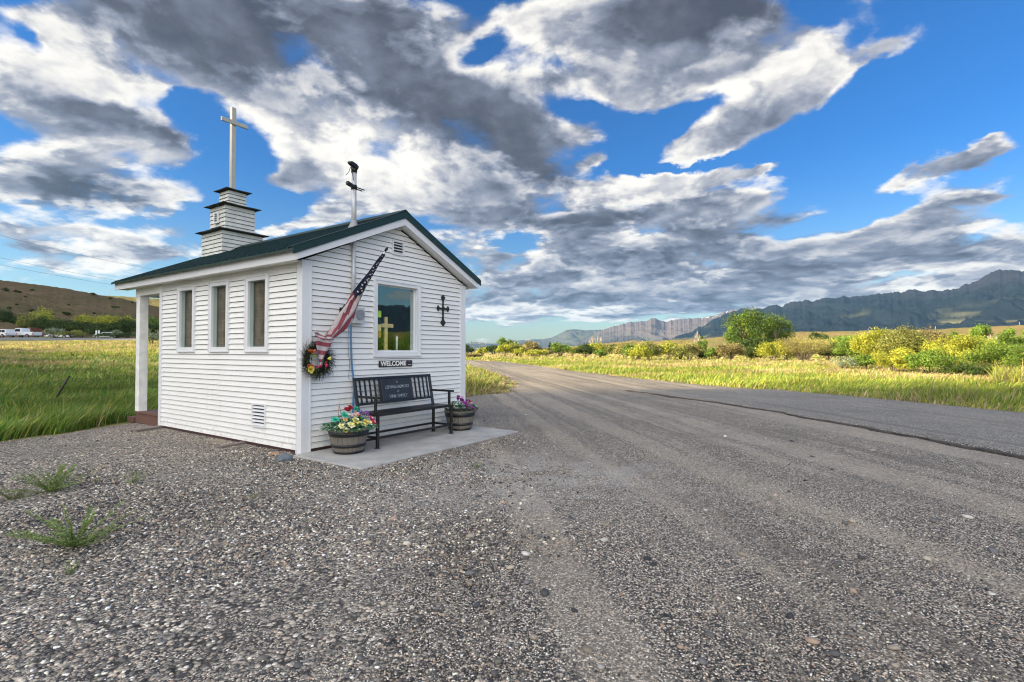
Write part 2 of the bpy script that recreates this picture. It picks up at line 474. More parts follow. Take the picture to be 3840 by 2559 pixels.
# gravel of the lot and the unsealed part of the road
def gravel_material(name, asphalt=False):
    m, t, b, o = new_mat(name)
    co = X(t, t.node('ShaderNodeTexCoord').outputs['Object'])
    x, y, z = t.xyz(co)
    w = x + y * .14
    warp = t.noise(co, .5, 3, .5)
    tracks = t.noise(t.vec((w + warp * .35) * 1.7, y * .045, 0.), 1.0, 4, .6)
    track = t.ss(tracks, .47, .57)                                  # compacted, paler wheel lanes
    rightness = t.ss(w + (warp - .5) * 2, -1.2, 1.4)
    patch = t.noise(co, .9, 5, .6)
    flat = t.vec(x, y, 0.)
    def stones(scale):
        cell = t.vor(flat, scale, 'F1', 'Color'); cr, cg, cb = t.xyz(cell)
        dist = t.vor(flat, scale, 'F1', 'Distance')
        if asphalt:
            col = t.ramp(cr, [(0, (.07, .067, .064)), (.3, (.17, .163, .155)), (.62, (.30, .288, .27)), (.88, (.46, .44, .41)), (1, (.62, .59, .54))])
        else:
            col = t.ramp(cr, [(0, (.030, .030, .032)), (.25, (.095, .093, .094)), (.46, (.22, .207, .19)), (.64, (.38, .345, .295)), (.83, (.56, .46, .37)), (.92, (.70, .64, .55)), (1, (.86, .82, .75))])
        gap = t.ss(dist * scale ** 0, .42, .75)
        return col, dist, gap
    c1, d1, g1 = stones(48.)
    c2, d2, g2 = stones(105.)
    c3, d3, g3 = stones(22.)
    sel = t.ss(t.noise(flat, 7., 3, .5) + rightness * .22, .42, .62)
    col = t.mix(sel, c1, c2)
    gap = g1 + (g2 - g1) * sel
    col = t.mix(gap * .88, col, (.014, .013, .013))
    dust = (.32, .28, .23)
    col = t.mix(track * rightness * (.72 if not asphalt else .25), col, t.mix(.42, dust, c2))
    rut = t.ss(t.noise(t.vec((w + warp * .3) * 2.6 + 9., y * .07, 3.), 1.0, 3, .5), .54, .66)
    col = t.mix(rut * rightness * .45, col, (.095, .085, .074))
    col = t.mix(1.0, col, (1.13, 1.10, 1.05), 'MULTIPLY')
    col = t.mix(t.ss(patch, .45, .72) * .30, col, (.085, .08, .076))
    col = t.mix(t.ss(t.noise(co, .23, 4, .6), .5, .7) * .22, col, (.34, .30, .25))
    if not asphalt:
        r2_ = (x + .35) * (x + .35) * .22 + (y - 5.5) * (y - 5.5) * .9
        pale = t.m('POWER', .35, r2_) * t.ss(t.noise(co, 2.2, 5, .6), .35, .6)
        col = t.mix(pale * .55, col, (.42, .41, .39))
    t.put(b.inputs['Base Color'], col)
    b.inputs['Roughness'].default_value = .85; b.inputs['Specular IOR Level'].default_value = .3
    h = (1.0 - d1) * (1.0 - sel) + (1.0 - d2) * sel * .55
    t.put(b.inputs['Normal'], t.bump(h + t.noise(co, 30, 3, .6) * .3, .9 if not asphalt else .55, .012))
    return m
GRAVEL = gravel_material('loose_gravel'); ASPH = gravel_material('worn_chip_seal', True)
lot_l = [(-7.4, -8), (-7.7, 3), (-7.7, 7.5), (-7.45, 10.0), (-6.3, 12.2), (-3.2, 13.4), (-1.2, 14.6), (-.15, 17), (.15, 20), (-.5, 27), (-2.2, 36), (-4.6, 46), (-9, 58), (-18, 70), (-36, 83), (-60, 92)]
lot_r = [(16, -8), (15, 3), (13.0, 5.5), (11.5, 8), (10.4, 11.5), (9.9, 13.5), (9.5, 15.2), (8.6, 17.5), (7.3, 20.5), (5.3, 27.5), (3.8, 35), (2.2, 46), (-1, 62), (-8, 76), (-26, 92), (-52, 104)]
lot = poly_sheet('gravel_lot', lot_l, lot_r, .024, GRAVEL, n=420, noise=.03, edge=.5)
road_l = [(7.0, -8), (6.75, 1), (6.45, 5), (6.05, 8.6), (5.6, 11.4), (4.75, 14.2), (3.75, 17)]
road_r = [(16.6, -8), (14.6, 1), (12.5, 5.2), (11.2, 8.6), (10.6, 11.2), (9.75, 14.4), (8.7, 17.2)]
road = poly_sheet('road', road_l, road_r, .062, ASPH, n=700, crown=.02, edge=.22, skirt=.07)
CRUMB = mat('crumbled_tar_edge', (.060, .052, .045), .95, var=.5, scale=9, bump=.8, bscale=60)
re_r = [(q[0] + .05, q[1]) for q in road_l]; re_l = [(q[0] - .05, q[1]) for q in road_l]
poly_sheet('road_edge', re_l[1:], re_r[1:], .046, CRUMB, n=500, crown=.006, edge=.34, skirt=.05)

# the highway that crosses the field on the left
hw = mat('highway_asphalt', (.17, .17, .175), .9, var=.1, scale=.5)
poly_sheet('highway', [(-160, 80), (-105, 82.5), (-60, 87), (-20, 96), (20, 110)], [(-160, 88), (-105, 90.5), (-60, 95), (-20, 104), (20, 118)], .12, hw, n=160, skirt=.12)

# ------------------------------------------------------------------ hills and mountains
def heightfield_range(name, prof, Rc, Rb, material, amp=.12, seed=1, na=500, nr=70, gully=9., back=.25, p=1.3, kind='structure', zfloor=-2., jag=.02):
    """prof: (azimuth deg, elevation deg) of the crest seen from the origin at eye height"""
    pa = np.array([q[0] for q in prof]); pe = np.array([q[1] for q in prof])
    az = np.linspace(pa[0], pa[-1], na)
    el = np.interp(az, pa, pe)
    el = el + (fbm(az * 1.9, az * 0 + seed, 4, seed, gain=.6) - .5) * jag * el.max() * 6 + (fbm(az * 7.0, az * 0 + seed, 4, seed + 3, ridged=True, gain=.6) - .6) * jag * 12
    s = np.concatenate([np.linspace(0, 1, nr), 1 + np.linspace(.04, back, 12)])
    AZ, S = np.meshgrid(np.radians(az), s)
    rr = Rb + (Rc - Rb) * S
    hc = np.tan(np.radians(np.interp(np.degrees(AZ), az, el))) * Rc + CAM_H
    shape = np.where(S <= 1, S ** p, np.clip(1 - (S - 1) * 2.2, 0, 1))
    x, y = rr * np.sin(AZ), rr * np.cos(AZ)
    k = gully / Rc
    wrp = (fbm(x * k * .9 + 7, y * k * .9, 4, seed + 2) - .5) * 3.4
    rid = fbm(AZ * gully * .7 + S * 1.1 + wrp, S * 2.2 + AZ * 3 - wrp, 7, seed + 5, ridged=True, gain=.58)
    rid2 = fbm(x * k * 2.2, y * k * 2.2, 5, seed + 9, ridged=True)
    env = np.where(S <= 1, np.sin(np.pi * np.clip(S, 0, 1)) ** .8, 0)
    h = hc * (shape + env * amp * ((rid - .62) * 2.4 + (rid2 - .6) * 1.2))
    h = np.where(S <= 1, np.minimum(h, hc * (.15 + .85 * S) + 1e9 * 0), h)
    z = np.where(S <= 0.001, zfloor, h)
    n1_, n2_ = AZ.shape
    i2 = (np.arange(n1_ - 1)[:, None] * n2_ + np.arange(n2_ - 1)[None, :]).ravel()
    f = np.stack([i2, i2 + 1, i2 + n2_ + 1, i2 + n2_], 1)[:, ::-1]
    o = np_mesh(name, np.stack([x.ravel(), y.ravel(), z.ravel()], 1), f, material, smooth=True)
    return tag(o, kind=kind), (az, el)

def mountain_mat(name, forest_shade, rock, grass, rock_line, grass_light_amt, sc=1.):
    m, t, b, o = new_mat(name)
    geo = t.node('ShaderNodeNewGeometry')
    co = X(t, geo.outputs['Position']); x, y, z = t.xyz(co)
    nz = t.noise(co, .0016 * sc, 8, .62)
    n2_ = t.noise(co, .012 * sc, 6, .7)
    hz = z + (nz - .5) * 420
    c = t.mix(t.ss(n2_, .35, .65), forest_shade, tuple(q * 1.7 for q in forest_shade))
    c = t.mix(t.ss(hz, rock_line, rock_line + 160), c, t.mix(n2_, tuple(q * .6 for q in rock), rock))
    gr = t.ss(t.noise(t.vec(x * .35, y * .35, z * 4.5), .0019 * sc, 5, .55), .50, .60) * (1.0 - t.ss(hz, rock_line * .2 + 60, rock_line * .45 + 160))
    c = t.mix(gr * grass_light_amt, c, grass)  # on the dark range these pale streaks also stand in for sunlight
    snow = t.ss(n2_ + t.ss(hz, rock_line + 120, rock_line + 500) * .25, .80, .84)
    c = t.mix(snow * .8, c, (.8, .82, .85))
    t.put(b.inputs['Base Color'], c); b.inputs['Roughness'].default_value = 1; b.inputs['Specular IOR Level'].default_value = 0
    t.put(b.inputs['Normal'], t.bump(n2_, .45, 30.))
    return m
dark_prof = [(15, .2),(16.3, 0.75), (19.56, 2.14), (22.18, 3.57), (23.41, 4.14), (25.69, 4.2), (26.99, 4.58), (27.73, 4.42), (29.26, 4.88), (31.42, 4.87), (32.33, 5.0), (33.08, 5.16), (33.5, 4.96), (34.49, 5.17), (35.83, 5.14), (36.61, 5.35), (37.53, 5.24), (38.07, 5.41), (39.13, 5.17), (40.43, 5.19), (41.25, 5.35), (42.48, 5.88), (43.26, 6.37), (44.03, 6.51), (44.7, 6.43), (45.6, 6.1), (50, 5.2), (58, 5.6), (66, 4.2), (74, 4.7), (84, 5.1), (93, 5.0), (102, 4.4), (115, 3.6), (130, 2.2), (140, .5)]
mid_prof = [(4, .1),(6.85, 0.48), (9.7, 2.09), (10.91, 2.56), (12.27, 2.92), (13.06, 3.12), (14.51, 3.16), (15.57, 3.54), (16.07, 3.28), (16.73, 3.15), (18.63, 3.37), (20.26, 3.45), (21.72, 3.67), (23.51, 4.28), (24.71, 3.9), (28, 3.2), (32, 1.5)]
far_prof = [(-20, .3),(-9.49, 0.47), (-5.46, 0.80), (-1.26, 0.82), (0.69, 1.17), (4.33, 1.37), (5.28, 1.91), (6.26, 2.38), (6.85, 2.41), (8.06, 2.28), (9.7, 2.3), (11.23, 2.23), (16, 2.0), (20, 1.2)]
heightfield_range('mountain_range', dark_prof, 5200, 3000, mountain_mat('cloud_shaded_forest', (.007, .010, .013), (.028, .028, .036), (.15, .145, .075), 330, .75), amp=.15, seed=4, na=1500, nr=140, gully=10, jag=.012)  # cloud shade and sunlit streaks are put into these slope colours
heightfield_range('mountain_peaks', mid_prof, 6600, 4600, mountain_mat('bare_rock_slope', (.04, .045, .048), (.135, .115, .12), (.16, .15, .08), 60, .4, .8), amp=.15, seed=8, na=600, nr=110, gully=8, jag=.010)
heightfield_range('distant_mountains', far_prof, 8300, 6900, mountain_mat('distant_slope', (.055, .06, .055), (.16, .15, .14), (.14, .14, .09), 330, .5, .6), amp=.15, seed=12, na=300, nr=40, gully=14, jag=.01)
# dry grass hills in front of the range
m, t, b, o = new_mat('dry_grass_hill')
co = X(t, t.node('ShaderNodeNewGeometry').outputs['Position'])
c = t.mix(t.ss(t.noise(co, .012, 6, .6), .35, .65), (.27, .205, .095), (.20, .185, .075))
c = t.mix(t.ss(t.noise(co, .25, 5, .7), .55, .75) * .35, c, (.13, .12, .055))
t.put(b.inputs['Base Color'], c); b.inputs['Roughness'].default_value = 1; b.inputs['Specular IOR Level'].default_value = 0
t.put(b.inputs['Normal'], t.bump(t.noise(co, .2, 6, .7), .8, 3.))
TAN = m
tan_prof = [(3, .02),(5.37, 0.12), (7.35, 0.53), (13.45, 1.13), (15.19, 1.01), (17.48, 1.17), (20.48, 1.23), (22.88, 1.49), (28.66, 1.86), (32.43, 1.82), (36.84, 1.89), (39.09, 1.81), (42.43, 1.97), (45.1, 2.03), (60, 1.9), (80, 2.1), (100, 1.6), (120, .6)]
heightfield_range('dry_hills', tan_prof, 560, 380, TAN, amp=.10, seed=31, na=500, nr=60, gully=12, p=.9, jag=.006)
# brown hill on the left
m, t, b, o = new_mat('brown_hill')
co = X(t, t.node('ShaderNodeNewGeometry').outputs['Position'])
x, y, z = t.xyz(co)
c = t.mix(t.ss(t.noise(co, .03, 6, .6), .35, .65), (.17, .125, .078), (.115, .10, .055))
c = t.mix(t.ss(t.noise(co, .35, 6, .75), .5, .7) * .6, c, (.045, .045, .024))
c = t.mix(t.ss(t.noise(t.vec(x, y, z * 6.), .05, 5, .6), .55, .7) * .5, c, (.19, .13, .085))
t.put(b.inputs['Base Color'], c); b.inputs['Roughness'].default_value = 1; b.inputs['Specular IOR Level'].default_value = 0
t.put(b.inputs['Normal'], t.bump(t.noise(co, .3, 6, .7), .9, 2.))
BROWN = m
lh_prof = [(-64, 5.2), (-55, 5.9), (-45.15, 5.59), (-43.07, 5.44), (-40.84, 5.18), (-39.28, 4.93), (-37.64, 4.69), (-36.6, 4.49), (-34.84, 4.05), (-30.35, 2.79), (-25.67, 1.4), (-20, .9), (-14, .3), (-10, 0.02)]
LH, _ = heightfield_range('brown_hill', lh_prof, 265, 150, BROWN, amp=.05, seed=41, na=420, nr=90, gully=6, p=.85, jag=.004)
heightfield_range('far_brown_hill', [(-60, 1.), (-45, 4.2), (-40, 4.75), (-37, 4.86), (-33, 4.75), (-28, 3.6), (-20, 2.0), (-12, .6), (-8, .02)], 520, 330, TAN, amp=.12, seed=43, na=300, nr=60, gully=9, p=.9, jag=.006)

# unseen high ridge added on the left, its crest shaped to shade the lot
ry = np.arange(-420, 330, 2.5); rx = np.arange(-520, -200, 4.0)
RX, RY = np.meshgrid(rx, ry)
Hy = [(-420, 95), (-250, 112), (-150, 98), (-110, 88), (-95, 86.0), (-91.5, 84.2), (-88.5, 81.2), (-80.5, 79.0), (-66, 76), (-45, 72.6), (-27, 66.2), (-8, 64), (4, 69), (30, 70), (60, 70), (100, 76), (155, 78), (220, 72), (290, 30), (330, 0)]
Hr = np.interp(ry, [q[0] for q in Hy], [q[1] for q in Hy]) * (SUN_TAN / .2315)
Hr = Hr + (fbm(ry * .16, ry * 0, 3, 77) - .5) * 1.2
bumpx = np.interp(rx, [-520, -420, -352, -300, -240, -200], [.0, .55, 1.0, .60, .15, -.02])
RZ = Hr[:, None] * bumpx[None, :] + (fbm(RX * .05, RY * .05, 4, 71) - .5) * 4 * (np.abs(RX + 352) > 12)
n1_, n2_ = RX.shape
i2 = (np.arange(n1_ - 1)[:, None] * n2_ + np.arange(n2_ - 1)[None, :]).ravel()
ridge = np_mesh('ridge', np.stack([RX.ravel(), RY.ravel(), RZ.ravel()], 1), np.stack([i2, i2 + 1, i2 + n2_ + 1, i2 + n2_], 1), BROWN, smooth=True)  # added unseen ridge, there to shade the lot
tag(ridge, kind='structure')

# ------------------------------------------------------------------ haze
hz = MB().box(-9600, 9600, -9600, 9600, -4, 700).build('haze', [])
hm = bpy.data.materials.new('thin_blue_air'); hm.use_nodes = True
ht = NT(hm.node_tree); ht.n.clear()
ho = ht.node('ShaderNodeOutputMaterial'); hv = ht.node('ShaderNodeVolumePrincipled')
hv.inputs['Color'].default_value = (.28, .56, 1.0, 1); hv.inputs['Density'].default_value = 3.6e-5; hv.inputs['Anisotropy'].default_value = .1
ht.l.new(hv.outputs[0], ho.inputs['Volume'])
hz.data.materials.clear(); hz.data.materials.append(hm)
tag(hz, kind='stuff')

# ================================================================== the chapel
ANG = R(34.2)
U2 = Vector((math.sin(ANG), math.cos(ANG), 0)); U1 = Vector((-math.cos(ANG), math.sin(ANG), 0))
CORNER = Vector((-2.692, 6.560, 0)); ROT = math.atan2(U2.y, U2.x)
def wpt(u, g, z=0):        # u along the gable wall, g metres out in front of it
    return CORNER + U2 * u - U1 * g + Vector((0, 0, z))
def at(name, label, cat, u, g, z=0, group=None, rot=0.): return thing(name, label, cat, wpt(u, g, z), ROT + rot, group)

SID = None
m, t, b, o = new_mat('white_vinyl')
co = X(t, t.node('ShaderNodeTexCoord').outputs['Object']); x, y, z = t.xyz(co)
c = t.mix(t.ss(t.noise(co, 2.5, 5, .6), .3, .7), (.745, .74, .72), (.775, .77, .75))
bd = t.m('FLOOR', (z - .07) / .0768); tone = t.m('FRACT', t.m('SINE', bd * 12.9 + t.m('FLOOR', (x + y) * .45) * 3.1) * 437.5)
c = t.mix(tone * .10, c, (.66, .655, .64))
c = t.mix(t.ss(t.noise(t.vec(x * 3., y * 3., z * .5), 1.6, 6, .7), .54, .78) * .32, c, (.58, .565, .52))
c = t.mix(t.ss(t.noise(co, 9., 6, .7) - z * .8, .36, .60) * .42, c, (.42, .39, .34))
t.put(b.inputs['Base Color'], c); b.inputs['Roughness'].default_value = .5
MATS['white_vinyl'] = m
SID = mat('white_vinyl', (.76, .755, .735), .45, var=.02, scale=2.5, bump=.04, bscale=60, dirt=(.62, .60, .56), dirt_amt=.22)
TRIM = mat('white_trim', (.70, .71, .73), .4, var=.02, scale=3, dirt=(.66, .64, .60), dirt_amt=.15)
FASC = mat('fascia_metal', (.66, .665, .685), .45, var=.03, scale=2)
GREEN = mat('green_metal_roof', (.005, .026, .021), .5, 0., var=.15, scale=2.5, dirt=(.05, .12, .09), dirt_amt=.3)
BROWNW = mat('brown_stained_wood', (.125, .062, .045), .7, var=.25, scale=8, stretch=(.3, 4, 4))
REDTRIM = mat('dark_red_sill', (.055, .022, .024), .7)
BLACK = mat('black_paint', (.012, .012, .013), .38, var=.2, spec=.45)
DARKIN = mat('dark_interior', (.035, .028, .022), .9)
INWALL = mat('interior_panelling', (.10, .07, .045), .8)
GAL = mat('galvanised_pipe', (.52, .53, .55), .42, .3, var=.12, scale=9)
SHING = mat('black_shingle', (.022, .026, .024), .9, var=.4, scale=20, bump=.5, bscale=60)
WEATH = mat('weathered_white_board', (.56, .57, .54), .7, var=.10, scale=6, bump=.2, bscale=50, dirt=(.22, .25, .17), dirt_amt=.75)
SCREEN = None
m, t, b, o = new_mat('window_screen')
co = X(t, t.node('ShaderNodeTexCoord').outputs['Object']); x, y, z = t.xyz(co)
wv = t.m('FRACT', z * 7.2); wh = t.m('FRACT', y * 9.1 + x * 9.1)
blk = t.m('LESS_THAN', wv, .06) + t.m('LESS_THAN', wh, .05)
c = t.mix(t.ss(t.noise(co, 5, 4, .6), .35, .65), (.085, .072, .052), (.13, .11, .08))
c = t.mix(t.m('MINIMUM', blk, 1.) * .35, c, (.22, .19, .13))
t.put(b.inputs['Base Color'], c); b.inputs['Roughness'].default_value = .16; b.inputs['Specular IOR Level'].default_value = .6
SCREEN = m
m, t, b, o = new_mat('window_glass')
tr = t.node('ShaderNodeBsdfTransparent'); tr.inputs[0].default_value = (.92, .97, .95, 1)
gl = t.node('ShaderNodeBsdfGlossy'); gl.inputs[0].default_value = (.72, .90, .90, 1); gl.inputs['Roughness'].default_value = .012
mx = t.node('ShaderNodeMixShader'); fr = t.node('ShaderNodeLayerWeight'); fr.inputs[0].default_value = .5
t.put(mx.inputs[0], t.m('POWER', X(t, fr.outputs['Facing']), 3.0) * .7 + .16)
t.l.new(tr.outputs[0], mx.inputs[1]); t.l.new(gl.outputs[0], mx.inputs[2]); t.l.new(mx.outputs[0], o.inputs[0])
t.n.remove(b)
GLASS = m

ch = thing('chapel', 'tiny white clapboard chapel with green metal roof and stepped steeple', 'chapel', CORNER, ROT)
GW, SL, PL = 3.22, 4.10, 5.16        # gable width, side length, porch end
Z0, ZE = .06, 2.50
SLOPE = .4545
def roof_under(u): return 2.535 + SLOPE * (min(u, GW - u))

EXPO = .0768
def siding(name, a0, a1, z0, z1, holes, place, mat_, cut=None, seams=()):
    """lapped boards; place(a, out, z) -> local point; holes (a0,a1,z0,z1); cut(z) -> (a0,a1) limits"""
    mb = MB(); k = 0; z = z0
    rnd = random.Random(5)
    while z < z1 - 1e-4:
        zt = min(z + EXPO, z1); zg = zt - (.0065 if zt < z1 else 0)  # open groove shows dark sheathing, standing in for the lap shadow
        segs = [[(a0, a1), (a0, a1)]]
        if cut:
            lo, hi = cut(z), cut(zt)
            if lo[1] - lo[0] < .01: break
            segs = [[lo, hi]]
        spans = []
        hs = sorted([(h[0], h[1]) for h in holes if h[2] < zt - .012 and h[3] > z + .012])
        (l0, l1), (h0, h1) = segs[0]
        for h in holes:                 # the slivers of a board above and below an opening
            if not (h[2] < zt - .012 and h[3] > z + .012): continue
            ot = lambda q: .024 - .018 * (q - z) / max(zg - z, 1e-4)
            if h[2] > z + .004:
                mb.poly([place(h[0], .024, z), place(h[1], .024, z), place(h[1], ot(h[2]), h[2]), place(h[0], ot(h[2]), h[2])])
                mb.poly([place(h[0], .002, z + .001), place(h[1], .002, z + .001), place(h[1], .024, z), place(h[0], .024, z)])
            if h[3] < zg - .004:
                mb.poly([place(h[0], ot(h[3]), h[3]), place(h[1], ot(h[3]), h[3]), place(h[1], .006, zg), place(h[0], .006, zg)])
        cur0, curh = l0, h0
        for x0, x1 in hs:
            spans.append((cur0, x0, curh, x0)); cur0 = curh = x1
        spans.append((cur0, l1, curh, h1))
        for p0, p1, q0, q1 in spans:
            if p1 - p0 < .004: continue
            q1 = max(q1, q0)
            mb.poly([place(p0, .024, z), place(p1, .024, z), place(q1, .006, zg), place(q0, .006, zg)])
            mb.poly([place(p0, .002, z + .001), place(p1, .002, z + .001), place(p1, .024, z), place(p0, .024, z)])
        z = zt; k += 1
    for (sa, sz0, sz1) in seams:         # end laps where two panels meet
        zz = z0 + round((sz0 - z0) / EXPO) * EXPO
        while zz < sz1:
            mb.poly([place(sa, .0265, zz), place(sa + .012, .0245, zz), place(sa + .012, .0045, zz + EXPO), place(sa, .0065, zz + EXPO)])
            mb.poly([place(sa, .004, zz), place(sa, .0265, zz), place(sa, .0065, zz + EXPO), place(sa, .002, zz + EXPO)])
            zz += EXPO
    return mb.build(name, mat_, ch, fixn=False)

def wall_cells(mb, L, z0, z1, holes, box):
    xs = sorted({0., L} | {h[i] for h in holes for i in (0, 1)}); zs = sorted({z0, z1} | {h[i] for h in holes for i in (2, 3)})
    for i in range(len(xs) - 1):
        for j in range(len(zs) - 1):
            xm, zm = (xs[i] + xs[i+1]) / 2, (zs[j] + zs[j+1]) / 2
            if any(h[0] < xm < h[1] and h[2] < zm < h[3] for h in holes): continue
            box(xs[i], xs[i+1], zs[j], zs[j+1])

MW = (1.150, 2.095, 1.270, 2.408)                      # main window, outer casing
MO = (MW[0] + .035, MW[1] - .035, MW[2] + .035, MW[3] - .035)
SW = [(2.86, 3.43), (1.81, 2.37), (.757, 1.324)]       # side windows
SZ = (1.340, 2.400)
side_holes = [(a + .03, b_ - .03, SZ[0] + .03, SZ[1] - .03) for a, b_ in SW]
# structural shell
mb = MB()
wall_cells(mb, GW, Z0, ZE, [MO], lambda a, b_, c, d: mb.box(a, b_, 0, .10, c, d))
mb.prism([(0, ZE), (GW, ZE), (GW / 2, ZE + SLOPE * GW / 2)], 0, .10)
wall_cells(mb, SL, Z0, ZE, side_holes, lambda a, b_, c, d: mb.box(0, .10, max(a, .10), b_, c, d))
mb.box(GW - .10, GW, .10, SL, Z0, ZE)
mb.box(.10, 1.1, SL - .10, SL, Z0, ZE); mb.box(2.1, GW - .10, SL - .10, SL, Z0, ZE); mb.box(1.1, 2.1, SL - .10, SL, 2.1, ZE)
mb.prism([(0, ZE), (GW, ZE), (GW / 2, ZE + SLOPE * GW / 2)], SL - .10, SL)
mb.build('wall_frame', INWALL, ch)
mb = MB(); mb.box(.1, GW - .1, .1, SL - .1, Z0 + .03, Z0 + .08); mb.build('inner_floor', DARKIN, ch)
mb = MB(); mb.box(.1, GW - .1, .1, SL - .1, 2.47, 2.49); mb.build('inner_ceiling', DARKIN, ch)
mb = MB(); mb.box(1.12, 2.08, SL - .07, SL - .03, Z0, 2.08)
for zz in (.25, 1.15): mb.box(1.25, 1.95, SL - .03, SL - .02, zz, zz + .7)
dr = mb.build('door', BROWNW, ch); MB().tube([(1.98, SL + .02, 1.05), (1.98, SL + .06, 1.05), (1.98, SL + .06, 1.0)], .012).build('handle', GAL, dr)

gcut = lambda z: (0., GW) if z < ZE + .03 else ((z - ZE - .03) / SLOPE, GW - (z - ZE - .03) / SLOPE)
siding('gable_siding', 0, GW, Z0 + .02, 3.35, [(MW[0] + .01, MW[1] - .01, MW[2] + .01, MW[3] - .01), (1.5, 1.735, 2.835, 3.045)], lambda a, out, z: (a, -out, z), SID, cut=gcut)
siding('side_siding', 0, SL, Z0 + .01, ZE, [(a + .01, b_ - .01, SZ[0] + .01, SZ[1] - .01) for a, b_ in SW] + [(.80, 1.13, .30, .615)], lambda a, out, z: (-out, a, z), SID,
       seams=[(3.49, 1.2, 1.32), (1.16, 1.02, 1.22), (1.66, .86, 1.0), (2.1, .66, .85), (2.7, .43, .6), (3.2, .13, .32), (3.45, 2.2, 2.4)])
siding('far_side_siding', 0, SL, Z0 + .01, ZE, [], lambda a, out, z: (GW + out, a, z), SID)
siding('porch_wall_siding', 0, GW, Z0 + .2, 3.35, [(1.04, 2.16, .1, 2.16)], lambda a, out, z: (a, SL + out, z), SID, cut=gcut)
# corner trims: two boards each
def corner(u0, u1, v0, v1, h, w=.10, th=.030):
    pass
for nm, (u, v, su, sv) in dict(a=(0, 0, -1, -1), b=(GW, 0, 1, -1), c=(0, SL, -1, 1), d=(GW, SL, 1, 1)).items():
    mb = MB(); th = .030; w = .105
    ux0, ux1 = (u - th, u + w) if su < 0 else (u - w, u + th)
    vy0, vy1 = (v - th, v) if sv < 0 else (v, v + th)
    mb.box(ux0, ux1, vy0, vy1, .02 if nm == 'a' else .05, ZE + .02)
    vx0, vx1 = (u - th, u) if su < 0 else (u, u + th)
    vv0, vv1 = (v + .001, v + w * .75) if sv < 0 else (v - w * .6, v - .001)
    mb.box(vx0, vx1, vv0, vv1, .02 if nm == 'a' else .05, ZE + .02)
    # raised outer beads
    if nm == 'a':
        mb.box(w - .018, w + .004, -.036, -.001, .02, ZE + .02)
        mb.box(-.036, -.001, w * .75 - .018, w * .75 + .003, .02, ZE + .02)
    if nm == 'b': mb.box(GW - w - .004, GW - w + .016, -.036, -.001, .05, ZE + .02)
    mb.build('corner_trim', TRIM, ch)
# sill board under the siding and skirting shadow gap
mb = MB(); mb.box(-.004, GW, -.006, .09, .035, Z0 + .018); mb.box(-.010, .08, .0, SL, .030, Z0 + .008); mb.box(GW - .08, GW + .004, 0, SL, .03, Z0); mb.build('sill_plate', REDTRIM, ch)
mb = MB()
for v in (.35, 1.7, 3.0, 3.9): mb.box(.05, GW - .05, v, v + .14, -.05, .034)
mb.build('floor_beam', BROWNW, ch)
# frieze
mb = MB(); mb.box(-.012, -.0005, .08, SL - .05, ZE - .075, ZE + .02); mb.build('frieze', SID, ch)

def louvre(name, a0, a1, z0, z1, place, n, parent=ch):
    """vent in a wall: frame part with slats as a sub-part"""
    def bx(mb, p0, p1, o0, o1, q0, q1):
        P = [place(p, o_, q) for p in (p0, p1) for o_ in (o0, o1) for q in (q0, q1)]
        xs, ys, zs = zip(*P); mb.box(min(xs), max(xs), min(ys), max(ys), min(zs), max(zs))
    mb = MB(); w = .022
    bx(mb, a0, a0 + w, -.0, .036, z0, z1); bx(mb, a1 - w, a1, 0, .036, z0, z1)
    bx(mb, a0 + w, a1 - w, 0, .036, z0, z0 + w); bx(mb, a0 + w, a1 - w, 0, .036, z1 - w, z1)
    v = mb.build('vent', TRIM, parent)
    mb = MB(); bx(mb, a0 + w, a1 - w, .0005, .003, z0 + w, z1 - w); mb.build('backing', BLACK, v)
    mb = MB(); h = (z1 - z0 - 2 * w) / n
    for i in range(n):
        zz = z0 + w + i * h
        A = [place(a0 + w, .034, zz + h * .05), place(a1 - w, .034, zz + h * .05), place(a1 - w, .006, zz + h * .55), place(a0 + w, .006, zz + h * .55)]
        B = [place(a0 + w, .037, zz + h * .12), place(a1 - w, .037, zz + h * .12), place(a1 - w, .009, zz + h * .62), place(a0 + w, .009, zz + h * .62)]
        mb.poly(A[::-1]); mb.poly(B); mb.poly([A[0], A[1], B[1], B[0]])
    mb.build('slat', TRIM, v)
    return v
gp_ = lambda a, out, z: (a, -out, z)
sp_ = lambda a, out, z: (-out, a, z)
louvre('vent', 1.495, 1.74, 2.83, 3.05, gp_, 4)
louvre('vent', .795, 1.135, .292, .62, sp_, 6)

def casing(mb, a0, a1, z0, z1, place, w, th=.034):
    def bx(p0, p1, o0, o1, q0, q1):
        P = [place(p, o_, q) for p in (p0, p1) for o_ in (o0, o1) for q in (q0, q1)]
        xs, ys, zs = zip(*P); mb.box(min(xs), max(xs), min(ys), max(ys), min(zs), max(zs))
    e = .012
    bx(a0, a0 + w, 0, th, z0, z1); bx(a1 - w, a1, 0, th, z0, z1)
    bx(a0 + w, a1 - w, 0, th, z0, z0 + w); bx(a0 + w, a1 - w, 0, th, z1 - w, z1)
    # outer bead and inner step
    bx(a0 - e, a0 + e, 0, th + .010, z0 - e, z1 + e); bx(a1 - e, a1 + e, 0, th + .010, z0 - e, z1 + e)
    bx(a0 + e, a1 - e, 0, th + .010, z0 - e, z0 + e); bx(a0 + e, a1 - e, 0, th + .010, z1 - e, z1 + e)
    return bx
